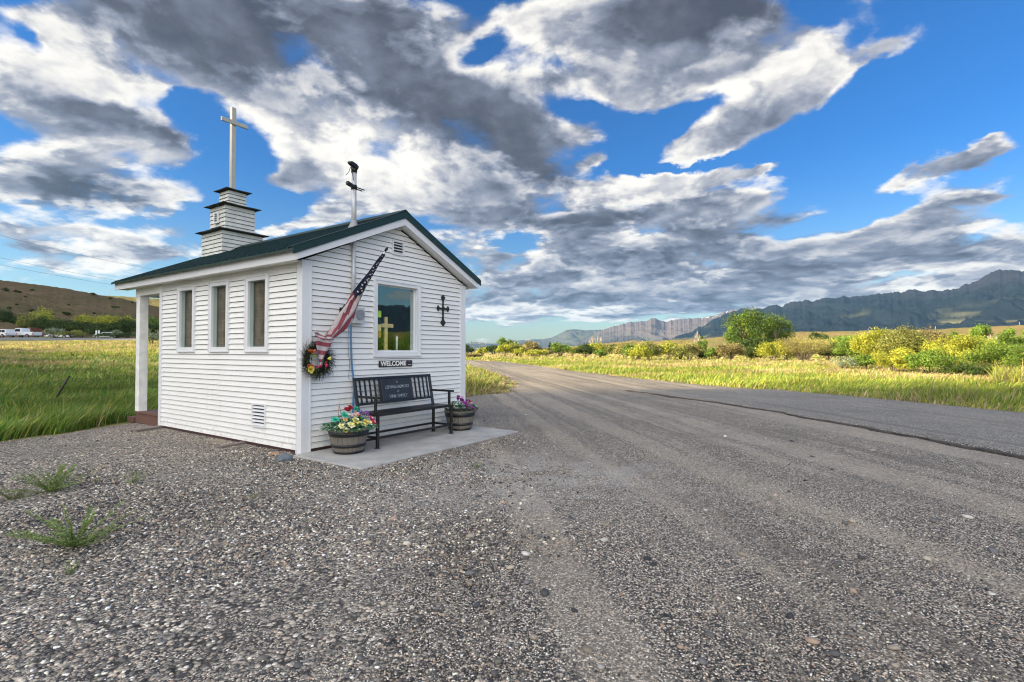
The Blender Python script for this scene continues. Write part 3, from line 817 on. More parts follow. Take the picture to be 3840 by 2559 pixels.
# main window
mb = MB(); bx = casing(mb, *MW, gp_, .060)
i0, i1, j0, j1 = MW[0] + .06, MW[1] - .06, MW[2] + .06, MW[3] - .06
for (p0, p1, q0, q1) in ((i0 - .028, i0 + .004, j0 - .028, j1 + .028), (i1 - .004, i1 + .028, j0 - .028, j1 + .028), (i0 + .004, i1 - .004, j0 - .028, j0 + .004), (i0 + .004, i1 - .004, j1 - .004, j1 + .028)):
    mb.box(p0, p1, -.012, .13, q0, q1)
wnd = mb.build('window', TRIM, ch)
mb = MB()
for (p0, p1, q0, q1) in ((i0 + .004, i0 + .020, j0 + .004, j1 - .004), (i1 - .020, i1 - .004, j0 + .004, j1 - .004), (i0 + .020, i1 - .020, j0 + .004, j0 + .026), (i0 + .020, i1 - .020, j1 - .020, j1 - .004)):
    mb.box(p0, p1, .035, .065, q0, q1)
mb.build('sash', TRIM, wnd)
mb = MB(); mb.poly([(i0 + .015, .048, j0 + .02), (i1 - .015, .048, j0 + .02), (i1 - .015, .048, j1 - .015), (i0 + .015, .048, j1 - .015)]); mb.build('pane', GLASS, wnd, fixn=False)
mb = MB(); mb.box(i0, i1, .0705, .34, j0 - .03, j0 + .022); mb.build('sill', TRIM, wnd)
# side windows
JAMB = mat('pale_green_jamb', (.40, .50, .47), .5, var=.05)
for k, (a, b_) in enumerate(SW):
    mb = MB(); bx = casing(mb, a, b_, SZ[0], SZ[1], sp_, .066)
    w_ = mb.build('window', TRIM, ch)
    mb = MB()
    A0, A1, B0, B1 = a + .066, b_ - .066, SZ[0] + .066, SZ[1] - .066
    for (p0, p1, q0, q1) in ((A1 + .0005, A1 + .03, B0 - .03, B1 + .03), (A0 - .03, A0 - .0005, B0 - .03, B1 + .03), (A0, A1, B0 - .03, B0 - .0005), (A0, A1, B1 + .0005, B1 + .03)):
        mb.box(-.001, .098, p0, p1, q0, q1)
    mb.build('jamb', JAMB, w_)
    mb = MB(); c_ = .02
    mb.box(.050, .066, A0, A0 + c_, B0, B1); mb.box(.050, .066, A1 - c_, A1, B0, B1); mb.box(.050, .066, A0 + c_, A1 - c_, B0, B0 + .03); mb.box(.050, .066, A0 + c_, A1 - c_, B1 - c_, B1)
    mb.build('sash', BLACK if k < 0 else mat('grey_sash', (.10, .095, .09), .5), w_)
    mb = MB(); mb.box(.060, .064, A0 + c_, A1 - c_, B0 + .03, B1 - c_); mb.build('screen', SCREEN, w_)

# roof -------------------------------------------------------------
RU0, RU1, RV0, RV1, RID = -.255, GW + .255, -.185, 5.62, GW / 2
def ru(u): return 2.615 + SLOPE * (min(u, GW - u) + .255)
th = .030
mb = MB()
for s_ in (0, 1):
    f = (lambda u: u) if s_ == 0 else (lambda u: GW - u)
    P = [(f(RU0), ru(RU0)), (f(RID), ru(RID)), (f(RID), ru(RID) - th), (f(RU0), ru(RU0) - th)]
    mb.prism(P, RV0, RV1)
    v = RV0 + .115
    while v < RV1 - .03:                       # standing ribs
        for (dv, hh) in ((0, .020), (.076, .006), (.152, .006)):
            w_ = .018 if hh > .01 else .010
            if v + dv > RV1 - .02: continue
            Q = [(f(RU0 - .004), ru(RU0) - .002), (f(RID - .03), ru(RID - .03) - .001), (f(RID - .03), ru(RID - .03) + hh), (f(RU0 - .004), ru(RU0) + hh)]
            mb.prism(Q, v + dv, v + dv + w_ * 1.6)
        v += .2286
roof = mb.build('roof', GREEN, ch)
mb = MB()   # ridge cap and rake trims
mb.prism([(RID - .16, ru(RID - .16) + .024), (RID, ru(RID) + .040), (RID + .16, ru(RID - .16) + .024), (RID + .16, ru(RID - .16) + .034), (RID, ru(RID) + .052), (RID - .16, ru(RID - .16) + .034)], RV0 - .012, RV1 + .01)
mb.build('ridge_cap', GREEN, roof)
mb = MB()
for s_ in (0, 1):
    f = (lambda u: u) if s_ == 0 else (lambda u: GW - u)
    for v0 in (RV0 - .016,):
        mb.prism([(f(RU0 - .012), ru(RU0) + .012), (f(RID), ru(RID) + .018), (f(RID), ru(RID) - .082), (f(RU0 - .012), ru(RU0) - .078)], v0, v0 + .012)
    mb.prism([(f(RU0 - .010), ru(RU0) + .028), (f(RID), ru(RID) + .034), (f(RID), ru(RID) + .026), (f(RU0 - .010), ru(RU0) + .020)], RV0 - .016, RV0 + .075)
mb.build('rake_trim', GREEN, roof)
# fascia and soffit
FU = -.20
fz = lambda u: ru(u) - .034
mb = MB()
for s_ in (0, 1):
    f = (lambda u: u) if s_ == 0 else (lambda u: GW - u)
    for v0 in (RV0 + .002, RV1 - .03):
        mb.prism([(f(FU), fz(FU)), (f(RID), fz(RID)), (f(RID), fz(RID) - .155), (f(FU), fz(FU) - .125)], v0, v0 + .022)
    mb.box(min(f(FU), f(FU + .022)), max(f(FU), f(FU + .022)), RV0 + .025, RV1 - .031, fz(FU) - .125, fz(FU) - .002)
    if s_ == 0: mb.box(FU - .004, FU - .0005, 3.05, 3.058, fz(FU) - .125, fz(FU) - .002)
mb.build('fascia', FASC, ch)
mb = MB()
for s_ in (0, 1):
    f = (lambda u: u) if s_ == 0 else (lambda u: GW - u)
    # sloped soffit under the gable overhangs, level soffit along the eaves
    for v0, v1 in ((RV0 + .026, -.001), (PL + .02, RV1 - .031)):
        mb.prism([(f(FU + .024), fz(FU) - .108), (f(RID), fz(RID) - .135), (f(RID), fz(RID) - .125), (f(FU + .024), fz(FU) - .098)], v0, v1)
    mb.box(min(f(FU + .023), f(-.001)), max(f(FU + .023), f(-.001)), 0, RV1 - .032, fz(FU) - .112, fz(FU) - .102)
mb.box(.0, GW, SL + .001, RV1 - .035, 2.545, 2.555)
mb.build('soffit', SID, ch)
# a thin moulding where the gable siding meets the soffit
mb = MB()
for s_ in (0, 1):
    f = (lambda u: u) if s_ == 0 else (lambda u: GW - u)
    zz = lambda u: fz(u) - .112
    mb.prism([(f(.08), zz(.08)), (f(RID), zz(RID)), (f(RID), zz(RID) - .022), (f(.08), zz(.08) - .022)], -.030, -.002)
mb.build('soffit_moulding', TRIM, ch)
# porch
mb = MB(); mb.box(-.018, .13, SL + .032, PL, 2.355, 2.544); mb.box(GW - .13, GW + .018, SL + .032, PL, 2.355, 2.544); mb.box(.131, GW - .131, PL - .15, PL - .002, 2.355, 2.54)
mb.build('porch_beam', SID, ch)
for u in (-.012, GW - .133):
    mb = MB(); mb.bbox(u, u + .145, PL - .155, PL - .010, .242, 2.354, .006); mb.build('porch_post', mat('white_post', (.78, .78, .76), .5, dirt=(.55, .53, .48), dirt_amt=.4), ch)
mb = MB(); mb.box(-.02, GW + .02, SL + .034, PL - .005, .205, .240)
mb.box(-.005, GW + .005, SL + .04, PL - .02, .03, .2045)
mb.build('porch_deck', BROWNW, ch)
mb = MB(); mb.box(-.03, GW + .03, PL + .001, PL + .3, .03, .12); mb.build('porch_step', BROWNW, ch)
# steeple over the porch
ST = thing('steeple_frame', None, None); bpy.data.objects.remove(ST)
SV = 4.92
st = MB()
st.box(RID - .40, RID + .40, SV - .40, SV + .40, ru(.6) - .3, 3.74)
st.box(RID - .29, RID + .29, SV - .29, SV + .29, 3.745, 4.29)
st.box(RID - .17, RID + .17, SV - .17, SV + .17, 4.30, 4.64)
steeple = st.build('steeple', INWALL, ch)
def tier(h, z0, z1, rows):
    mb = MB(); e = (z1 - z0) / rows
    for k in range(rows):
        za, zb = z0 + k * e, z0 + (k + 1) * e
        o0, o1 = h + .018, h + .004
        L = [(-1, -1), (1, -1), (1, 1), (-1, 1)]
        A = [(RID + q[0] * o0, SV + q[1] * o0, za) for q in L]; B = [(RID + q[0] * o1, SV + q[1] * o1, zb - .010) for q in L]
        C = [(RID + q[0] * h, SV + q[1] * h, za + .002) for q in L]
        for i in range(4):
            j = (i + 1) % 4
            mb.poly([A[i], A[j], B[j], B[i]]); mb.poly([C[i], C[j], A[j], A[i]])
    mb.build('tier', WEATH, steeple, fixn=False)
tier(.405, 3.10, 3.76, 8); tier(.295, 3.80, 4.31, 6); tier(.175, 4.36, 4.655, 4)
def cap(h, z, rise, inner):
    mb = MB(); n = 9; rnd = random.Random(int(h * 100))
    def ring(hh, zz, jit=0.):
        r = []
        for (ax, ay), (bx_, by) in (((-1, -1), (1, -1)), ((1, -1), (1, 1)), ((1, 1), (-1, 1)), ((-1, 1), (-1, -1))):
            for i in range(n):
                q = i / n; r.append((RID + hh * (ax + (bx_ - ax) * q) * (1 + rnd.uniform(-jit, jit)), SV + hh * (ay + (by - ay) * q), zz + rnd.uniform(-jit, jit) * .12 + (.012 * abs(q - .5) if jit else 0)))
        return r
    mb.loft([ring(h * .9, z - .004), ring(h, z, .02), ring(h, z + .014, .02), ring((h + inner) * .5, z + rise * .55, .01), ring(inner, z + rise)], cap=True)
    mb.build('tier_roof', SHING, steeple)
cap(.505, 3.762, .075, .28); cap(.395, 4.312, .07, .17); cap(.265, 4.657, .06, .05)
mb = MB()
louv = mb
sv_ = louvre('vent', SV - .08, SV + .08, 3.95, 4.17, lambda a, out, z: (RID - .295 - .0185 - out, a, z), 4, parent=steeple)
for c_ in list(sv_.children): c_.parent = steeple
mb = MB()
mb.bbox(RID - .058, RID + .034, SV - .045, SV + .045, 4.68, 6.43, .006)
mb.box(RID - .052, RID + .028, SV - .038, SV + .038, 6.431, 6.455)
mb.bbox(RID - .285, RID + .265, SV - .082, SV - .0455, 6.08, 6.165, .006)
mb.build('cross', mat('painted_cross_wood', (.40, .40, .37), .6, var=.07, scale=9, dirt=(.30, .28, .18), dirt_amt=.6), steeple)
# conduit, mast and lamp head
PU = .755
mb = MB(); mb.tube([(PU, -.050, 1.95), (PU, -.050, 2.96)], .030, 12)
mb.box(PU - .036, PU + .036, -.053, -.018, 2.30, 2.325); mb.box(PU - .036, PU + .036, -.053, -.018, 2.86, 2.885)
mb.tube([(PU, -.050, 2.955), (PU, -.050, 3.89)], .034, 12)
mast = mb.build('mast_pipe', GAL, ch)
rz = ru(PU)
mb = MB(); mb.lathe([(.095, -.02), (.075, .015), (.045, .075), (.037, .11)], 16, (PU, -.05, rz)); mb.build('pipe_flashing', mat('lead_flashing', (.26, .27, .28), .6), mast)
mb = MB()
Mh = Matrix.Translation((PU - .02, -.06, 3.93)) @ Matrix.Rotation(R(28), 4, 'Y') @ Matrix.Scale(.58, 4) @ Matrix.Rotation(R(10), 4, 'X')
prof = [(-.16, 0), (-.17, .03), (-.11, .085), (0, .115), (.08, .10), (.10, .02), (.09, -.01)]
rings = []
for w_, yy in ((.3, -.075), (.85, -.06), (1, -.02), (1, .02), (.85, .06), (.3, .075)):
    rings.append([tuple(Mh @ Vector((p * (.8 + .2 * w_), yy, q * w_))) for p, q in prof])
mb.smooth = False; mb.loft(rings)
mb.tube([(PU, -.05, 3.86), (PU, -.05, 3.94)], .042, 12)
mb.tube([(PU - .08, -.07, 3.91), (PU - .11, -.08, 3.84), (PU - .17, -.09, 3.77)], .004, 6); mb.tube([(PU - .07, -.07, 3.91), (PU - .06, -.09, 3.82), (PU - .03, -.08, 3.74)], .005, 6)
mb.build('weather_head', BLACK, mast)
mb = MB()
mb.tube([(PU - .165, -.10, 3.665), (PU - .15, -.10, 3.665), (PU - .03, -.075, 3.65)], [.022, .032, .030], 12)
mb.tube([(PU, -.05, 3.62), (PU, -.05, 3.68)], .042, 12)
mb.tube([(PU, -.075, 3.655), (PU + .16, -.075, 3.65)], .008, 6); mb.tube([(PU, -.10, 3.62), (PU + .10, -.10, 3.615)], .008, 6)
mb.build('mast_clamp', BLACK, mast)
# meter box with round louvred face
mb = MB(); mb.bbox(.722, .912, -.115, -.019, 1.735, 1.957, .012)
mt_ = mb.build('meter_box', mat('grey_enamel', (.55, .56, .58), .45), ch)
mb = MB(); n = 28
mb.prism([(.82 + .074 * math.cos(2*math.pi*i/n), 1.855 + .074 * math.sin(2*math.pi*i/n)) for i in range(n)], -.128, -.1155)
for k in range(9):
    zz = 1.855 - .06 + k * .015; hw_ = math.sqrt(max(0, .068 ** 2 - (zz - 1.855) ** 2))
    mb.box(.82 - hw_, .82 + hw_, -.1315, -.1285, zz, zz + .006)
mb.build('dial', mat('grey_dial', (.30, .32, .35), .5), mt_)
mb = MB(); mb.box(.755, .80, -.09, -.019, 1.957, 1.975); mb.build('top_fitting', GAL, mt_)
BLUE = mat('blue_cable', (.06, .20, .40), .5)
mb = MB(); mb.tube([(.715, -.05, 1.735), (.722, -.05, 1.4), (.735, -.05, 1.15), (.762, -.05, .98), (.768, -.055, .8), (.76, -.05, .6), (.75, -.045, .35), (.75, -.05, .07)], .0125, 8)
mb.build('blue_conduit', BLUE, ch)
mb = MB(); mb.tube([(.70, -.03, 1.70), (.675, -.04, 1.5), (.685, -.04, 1.3), (.71, -.04, 1.18), (.69, -.04, 1.0), (.70, -.04, .95)], .003, 5)
mb.build('thin_wire', mat('grey_wire', (.12, .12, .14), .6), ch)

# ------------------------------------------------------------------ slab
CONC = mat('pale_concrete', (.37, .365, .35), .85, var=.14, scale=3.2, bump=.2, bscale=90, dirt=(.20, .19, .175), dirt_amt=.8)
slab = at('concrete_slab', 'pale grey concrete slab along the gable wall under the bench', 'slab', 0, 0)
mb = MB()
c_ = .012
P = [(-.14, -1.318), (3.03, -1.318), (3.09, -.34), (3.09, -.02), (-.14, -.035)]
def inset(P, d):
    cxm = sum(p[0] for p in P) / len(P); cym = sum(p[1] for p in P) / len(P)
    return [(p[0] + d * (1 if p[0] < cxm else -1), p[1] + d * (1 if p[1] < cym else -1)) for p in P]
k0 = [(x_, y_, -.06) for x_, y_ in P]; k1 = [(x_, y_, .035) for x_, y_ in P]; k2 = [(x_, y_, .045) for x_, y_ in inset(P, .010)]
mb.loft([k0, k1, k2]); mb.build('slab_top', CONC, slab)

# ------------------------------------------------------------------ bench
bn = at('memorial_bench', 'black metal bench with slatted back and engraved memorial panel', 'bench', .72, .60, .045)
BL = 1.53; S45 = .040
def bp(name, fn): mb = MB(); fn(mb); return mb.build(name, BLACK, bn)
# local: x along bench, y towards the wall (front legs at y=0, back at y=.40)
for xx in (0, BL - S45):
    bp('leg', lambda mb: (mb.bbox(xx, xx + S45, .0, S45, 0, .425, .005), mb.box(xx - .012, xx + S45 + .012, -.012, S45 + .012, 0, .006)))
    def back(mb):
        mb.bbox(xx, xx + S45, .38, .42, 0, .425, .005)
        mb.box(xx - .012, xx + S45 + .012, .368, .432, 0, .006)
    bp('leg', back)
BACKM = Matrix.Translation((0, .385, .40)) @ Matrix.Rotation(R(-11), 4, 'X')
def backframe(mb):
    mb.bbox(0, S45, 0, .034, .0, .50, .005, BACKM); mb.bbox(BL - S45, BL, 0, .034, .0, .50, .005, BACKM)
    mb.bbox(0, BL, .001, .033, .5005, .538, .005, BACKM); mb.bbox(S45, BL - S45, .002, .032, .145, .180, .005, BACKM)
bp('backrest', backframe)
n = 5
for side in (0, 1):
    for k in range(n):
        x0 = (.085 + k * .088) if side == 0 else (BL - .085 - k * .088 - .026)
        if side == 1 and k == 4: continue
        mb = MB(); mb.box(x0, x0 + .028, .010, .020, .178, .502, BACKM); mb.build('slat', BLACK, bn)
mb = MB(); mb.bbox(.485, 1.085, .006, .026, .176, .504, .006, BACKM); mb.bbox(.475, .492, .0, .030, .17, .505, .004, BACKM); mb.bbox(1.078, 1.095, .0, .030, .17, .505, .004, BACKM)
pan = mb.build('memorial_panel', mat('dark_grey_panel', (.022, .022, .025), .42, var=.2), bn)
LET = mat('silver_lettering', (.30, .29, .29), .35, .5, var=.5, scale=25)
TM = lambda zz: BACKM @ Matrix.Translation((.785, .003, zz)) @ Matrix.Rotation(R(90), 4, 'X')
text_mesh('lettering', 'In', .058, LET, pan, TM(.448), .0012, .0012)
text_mesh('lettering', 'LOVING MEMORY', .066, LET, pan, TM(.372), .0014, .0012, .92)
text_mesh('lettering', 'of', .050, LET, pan, TM(.305), .0008, .0012)
text_mesh('lettering', 'VINK FAMILY', .066, LET, pan, TM(.232), .0014, .0012, .95)
def seat(mb):
    mb.bbox(0, BL, -.012, .020, .4255, .462, .005); mb.bbox(0, BL, .385, .415, .4255, .455, .005)
    mb.box(0, .03, .02, .385, .426, .452); mb.box(BL - .03, BL, .02, .385, .426, .452); mb.box(BL / 2 - .02, BL / 2 + .02, .02, .385, .426, .448)
    for k in range(7): mb.box(.031, BL - .031, .026 + k * .052, .026 + k * .052 + .040, .4485, .4565)
bp('seat', seat)
for xx in (0, BL - S45):
    def arm(mb):
        mb.bbox(xx - .002, xx + S45 + .002, -.02, .43, .655, .685, .006)
        mb.bbox(xx + .003, xx + S45 - .003, .045, .080, .4575, .6545, .004)
    bp('armrest', arm)
def stretch(mb):
    mb.bbox(S45, BL - S45, .006, .034, .125, .155, .004); mb.bbox(S45, BL - S45, .385, .413, .125, .155, .004)
    for xx in (0, BL - S45): mb.bbox(xx + .006, xx + .034, S45, .38, .125, .155, .004)
bp('stretcher', stretch)

# ------------------------------------------------------------------ barrel planters
m, t, b, o = new_mat('weathered_staves')
co = X(t, t.node('ShaderNodeTexCoord').outputs['Object']); x, y, z = t.xyz(co)
an = t.m('ARCTAN2', y, x)
st_ = t.m('FRACT', an * (22 / (2 * math.pi)) + 40.)
gap = 1.0 - t.ss(t.m('ABSOLUTE', st_ - .5), .44, .49)
idx = t.m('FLOOR', an * (22 / (2 * math.pi)) + 40.)
tone = t.m('FRACT', t.m('SINE', idx * 12.9) * 437.5)
grain = t.noise(t.vec(an * 9., idx, z * 2.5), 3.0, 5, .7)
c = t.mix(tone, (.19, .165, .13), (.125, .112, .095)); c = t.mix(t.ss(grain, .4, .7) * .6, c, (.27, .245, .21)); c = t.mix((1.0 - gap) * .8, c, (.03, .025, .02))
t.put(b.inputs['Base Color'], c); b.inputs['Roughness'].default_value = .8
t.put(b.inputs['Normal'], t.bump(gap + grain * .3, .5, .006))
STAVE = m
SOIL = mat('dark_moss_and_soil', (.03, .024, .018), 1, var=.5, scale=40, bump=1, bscale=60)
LEAFG = attr_mat('plant_leaf', .55, .25, .4)
PETAL = {}
def petal(name, col):
    return mat('petal_' + name, col, .55, var=.14, scale=30)
def flower_mb(kind, s, rnd):
    """small artificial bloom around the origin, facing +z; material slot 0 petals, 1 heart"""
    mb = MB()
    def cup(n, r, h, w, curl, z0=0., slot=0, tw=0.):
        mb.mat = slot; mb.smooth = True
        for i in range(n):
            a = 2 * math.pi * i / n + tw + rnd.uniform(-.12, .12)
            ca, sa = math.cos(a), math.sin(a)
            def P(rr, side, zz): return (ca * rr - sa * side, sa * rr + ca * side, zz)
            rows = [(0, .0, .15), (r * .5, h * .45, .8), (r * .9, h * .85, 1.), (r * (1 + curl), h, .5)]
            k = len(mb.v)
            for rr, zz, ww in rows:
                for sd in (-1, 0, 1): mb.v.append(P(rr * (1 if sd == 0 else .93), sd * w * ww, z0 + zz + (.0 if sd == 0 else .14 * w)))
            for q in range(3):
                for e in range(2): mb.face(k + q * 3 + e, k + q * 3 + e + 1, k + q * 3 + e + 4, k + q * 3 + e + 3)
    if kind == 'daffodil':
        cup(6, s, s * .35, s * .38, .15); cup(6, s * .42, s * .75, s * .25, .25, .1 * s, 1)
    elif kind == 'rose':
        cup(5, s * .95, s * .75, s * .55, .12); cup(5, s * .7, s * .95, s * .45, -.1, 0, 0, .6); cup(4, s * .4, s * 1.0, s * .35, -.3, 0, 1, .2)
    elif kind == 'tulip':
        cup(3, s * .62, s * 1.5, s * .58, -.35); cup(3, s * .58, s * 1.55, s * .55, -.45, 0, 0, 1.05)
    elif kind == 'hydrangea':
        for i in range(26):
            th_, ph_ = rnd.uniform(0, 6.28), rnd.uniform(.0, 1.9)
            c_ = Vector((math.sin(ph_) * math.cos(th_), math.sin(ph_) * math.sin(th_), math.cos(ph_))) * s * .85
            t1 = c_.orthogonal().normalized(); t2 = c_.normalized().cross(t1); q = s * .24
            a = rnd.uniform(0, 1.5)
            for kx in range(4):
                aa = a + kx * math.pi / 2
                d = t1 * math.cos(aa) + t2 * math.sin(aa); e = t1 * -math.sin(aa) + t2 * math.cos(aa)
                mb.poly([c_, c_ + d * q * .6 + e * q * .45 + c_ * .06, c_ + d * q * 1.25 + c_ * .03, c_ + d * q * .6 - e * q * .45 + c_ * .06])
    elif kind == 'spray':
        for i in range(14):
            zz = i / 14 * s * 5; a = i * 2.4; r_ = s * .5 * (1 - i / 20)
            base = Vector((0, 0, zz)); d = Vector((math.cos(a), math.sin(a), .5)); e = Vector((-math.sin(a), math.cos(a), 0))
            mb.poly([base + d * r_ * .2, base + d * r_ * .7 + e * r_ * .35, base + d * r_ * 1.4, base + d * r_ * .7 - e * r_ * .35])
        mb.mat = 1; mb.tube([(0, 0, -s * 4), (0, 0, s * 4.6)], s * .08, 5)
    mb.mat = 0
    return mb
def orient(o, pos, dirv_, spin=0.):
    q = Vector(dirv_).to_track_quat('Z', 'Y'); o.location = pos; o.rotation_mode = 'QUATERNION'
    from mathutils import Quaternion
    o.rotation_quaternion = q @ Quaternion((0, 0, 1), spin)
def leaves_np(N, pos_fn, size, cols, rng, aspect=.45, droop=.2):
    """N pointed leaf faces of 6 vertices (two folded quads)"""
    V = np.zeros((N, 6, 3)); C = np.zeros((N, 6, 3))
    for i in range(N):
        p, d = pos_fn(i)
        d = Vector(d).normalized(); e = d.cross(Vector((rng.uniform(-.3, .3), rng.uniform(-.3, .3), 1))).normalized(); n_ = e.cross(d)
        s = size * rng.uniform(.6, 1.25); w = s * aspect
        p = Vector(p)
        pts = [p, p + d * s * .5 + e * w * .5 + n_ * .08 * s, p + d * s * .5 - e * w * .5 + n_ * .08 * s, p + d * s * .5 - n_ * .02 * s, p + d * s - Vector((0, 0, droop * s)), p + d * s * .8 - Vector((0, 0, droop * s * .5))]
        V[i] = [tuple(q) for q in pts]
        c_ = np.array(cols[rng.integers(len(cols))]) * rng.uniform(.75, 1.25); C[i] = c_
    k = np.arange(N)[:, None] * 6
    F = np.concatenate([k + [0, 3, 4, 1], k + [0, 2, 4, 3]], 0)
    return V.reshape(-1, 3), F, C.reshape(-1, 3)

def planter(name, label, u, g, seed, leaf_cols, blooms, nleaf, spread, lean=(0, 0)):
    p = at(name, label, 'planter', u, g, .045)
    prof = [(.178, 0), (.190, .02), (.226, .16), (.250, .285), (.262, .305), (.262, .318), (.244, .318), (.236, .27)]
    MB().lathe(prof, 44, cap=True).build('barrel', STAVE, p)
    for z0, z1, in ((.0, .032), (.082, .122), (.222, .285)):
        rr = lambda z: np.interp(z, [0, .02, .16, .285, .305], [.178, .190, .226, .250, .262])
        mb = MB(); mb.lathe([(rr(z0) - .004, z0), (rr(z0) + .007, z0 + .001), (rr(z1) + .007, z1), (rr(z1) - .004, z1 + .001)], 44, cap=False); mb.build('hoop', BLACK, p)
    MB().lathe([(.0, .0), (.238, .0), (.20, .025), (.08, .045), (.0, .05)], 24, (0, 0, .285)).build('soil', SOIL, p)
    rng = np.random.default_rng(seed); rnd = random.Random(seed)
    def pf(i):
        a = rng.uniform(0, 2 * math.pi); r_ = math.sqrt(rng.uniform(0, 1)) * spread
        h = .33 + rng.uniform(0, .13) * (1.15 - r_ / spread) + (.02 if r_ < .2 else -.02)
        return (lean[0] * r_ + r_ * math.cos(a), lean[1] * r_ + r_ * math.sin(a), h), (math.cos(a) + rng.uniform(-.7, .7), math.sin(a) + rng.uniform(-.7, .7), rng.uniform(-.3, .9))
    V, F, C = leaves_np(nleaf, pf, .065, leaf_cols, rng, .55)
    np_mesh('foliage', V, F, LEAFG, p, C, smooth=True)
    mb = MB()
    for (kind, x_, y_, z_, s, c0, c1) in blooms:
        mb.tube([(x_ * .45, y_ * .45, .31), (x_ * .8, y_ * .8, .31 + (z_ - .31) * .6), (x_, y_, z_)], .003, 5)
    mb.build('stem', mat('green_stem', (.05, .12, .04), .6), p)
    for (kind, x_, y_, z_, s, c0, c1) in blooms:
        fm = flower_mb(kind, s, rnd); o = fm.build('flower', [petal(*c0), petal(*c1)], p, fixn=False)
        d = (x_ * 1.2 + rnd.uniform(-.15, .15) + .0, y_ * 1.0 - .35 + rnd.uniform(-.1, .1), .5 + rnd.uniform(-.1, .2)) if kind not in ('spray', 'tulip') else (x_ * .5 + rnd.uniform(-.2, .2), y_ * .5 + rnd.uniform(-.2, .2), 1)
        orient(o, (x_, y_, z_), d, rnd.uniform(0, 6))
    return p
YEL = ('yellow', (.75, .66, .16)); CRM = ('cream', (.78, .76, .48)); PNK = ('pink', (.75, .05, .16)); WHT = ('white', (.80, .76, .74)); PUR = ('lilac', (.36, .16, .55)); RED = ('red', (.42, .02, .04)); SAL = ('salmon', (.78, .30, .22)); TEAL = ('teal', (.03, .42, .28)); MAG = ('magenta', (.50, .07, .48)); DPU = ('purple', (.20, .03, .24)); ORG = ('orange', (.75, .22, .03)); GLD = ('gold', (.60, .42, .10)); LPK = ('pale_pink', (.72, .38, .62))
# local x runs along the wall, y towards it
B1 = [('daffodil', -.22, -.14, .36, .042, CRM, YEL), ('daffodil', -.19, -.19, .31, .042, YEL, CRM), ('daffodil', -.13, -.20, .37, .045, CRM, YEL), ('daffodil', -.04, -.18, .41, .052, YEL, CRM), ('daffodil', .04, -.22, .36, .045, CRM, YEL), ('daffodil', .10, -.20, .375, .046, YEL, GLD), ('daffodil', .14, -.22, .365, .040, CRM, YEL), ('daffodil', -.08, -.17, .365, .038, CRM, YEL), ('daffodil', -.10, -.05, .42, .03, YEL, ORG),
      ('rose', .20, -.17, .355, .036, PNK, WHT), ('rose', .24, -.13, .40, .042, PNK, WHT), ('rose', .255, -.17, .355, .036, PNK, WHT), ('rose', .17, -.20, .35, .032, WHT, PNK), ('rose', .29, -.10, .35, .032, PNK, WHT),
      ('hydrangea', .21, .02, .47, .045, PUR, PUR), ('hydrangea', .28, -.02, .45, .036, PUR, PUR), ('hydrangea', .33, .06, .46, .040, PUR, PUR), ('hydrangea', .36, -.04, .37, .036, PUR, PUR), ('hydrangea', .25, .08, .49, .030, PUR, PUR), ('hydrangea', .33, -.10, .35, .028, PUR, PUR),
      ('rose', .0, .04, .52, .045, RED, RED), ('rose', .03, .02, .55, .04, RED, RED), ('rose', -.02, -.02, .46, .038, WHT, WHT), ('rose', .03, -.05, .45, .038, WHT, SAL), ('rose', .08, -.04, .46, .036, SAL, WHT), ('rose', .10, -.01, .46, .034, SAL, SAL), ('daffodil', .14, .02, .47, .03, WHT, WHT),
      ('daffodil', .16, .08, .52, .055, TEAL, TEAL), ('daffodil', -.22, -.02, .43, .05, TEAL, TEAL), ('daffodil', -.07, .0, .47, .05, TEAL, TEAL),
      ('spray', -.13, .04, .50, .022, GLD, RED), ('spray', -.11, .05, .60, .022, SAL, GLD), ('spray', .09, .12, .55, .022, YEL, GLD), ('spray', .11, .10, .50, .020, GLD, GLD)]
planter('barrel_planter', 'half barrel planter left of the bench, full of mixed yellow, pink and lilac flowers', .375, .45, 3, [(.02, .22, .10), (.03, .16, .06), (.015, .26, .15), (.05, .12, .04), (.45, .52, .38), (.10, .22, .05)], B1, 420, .34, (.0, -.05))
B2 = [('tulip', -.06, .0, .50, .042, DPU, DPU), ('tulip', -.02, .03, .47, .036, DPU, MAG), ('tulip', .05, .02, .45, .040, DPU, MAG), ('tulip', .10, .04, .44, .036, DPU, DPU), ('tulip', .13, .08, .47, .040, LPK, DPU), ('tulip', .19, .02, .42, .038, DPU, MAG), ('rose', .04, -.06, .41, .050, MAG, MAG), ('rose', .07, -.10, .37, .045, MAG, LPK), ('tulip', .05, -.10, .34, .036, MAG, MAG), ('tulip', .13, -.04, .40, .034, MAG, MAG), ('tulip', .20, -.06, .375, .040, LPK, MAG), ('tulip', .20, -.10, .30, .040, MAG, MAG), ('tulip', .23, -.14, .27, .036, MAG, MAG),
      ('rose', .27, .02, .42, .042, RED, SAL), ('daffodil', -.16, .02, .40, .030, GLD, ORG), ('daffodil', -.22, .0, .40, .024, GLD, YEL), ('daffodil', .27, -.04, .36, .05, TEAL, TEAL), ('daffodil', .31, -.08, .33, .045, TEAL, WHT), ('tulip', .09, .0, .42, .03, RED, RED), ('daffodil', .30, -.02, .30, .04, TEAL, TEAL)]
planter('barrel_planter', 'half barrel planter right of the bench, with purple and magenta tulips', 2.66, .40, 9, [(.05, .11, .03), (.03, .14, .06), (.12, .17, .05), (.10, .08, .04), (.02, .20, .14)], B2, 260, .27, (.12, 0))

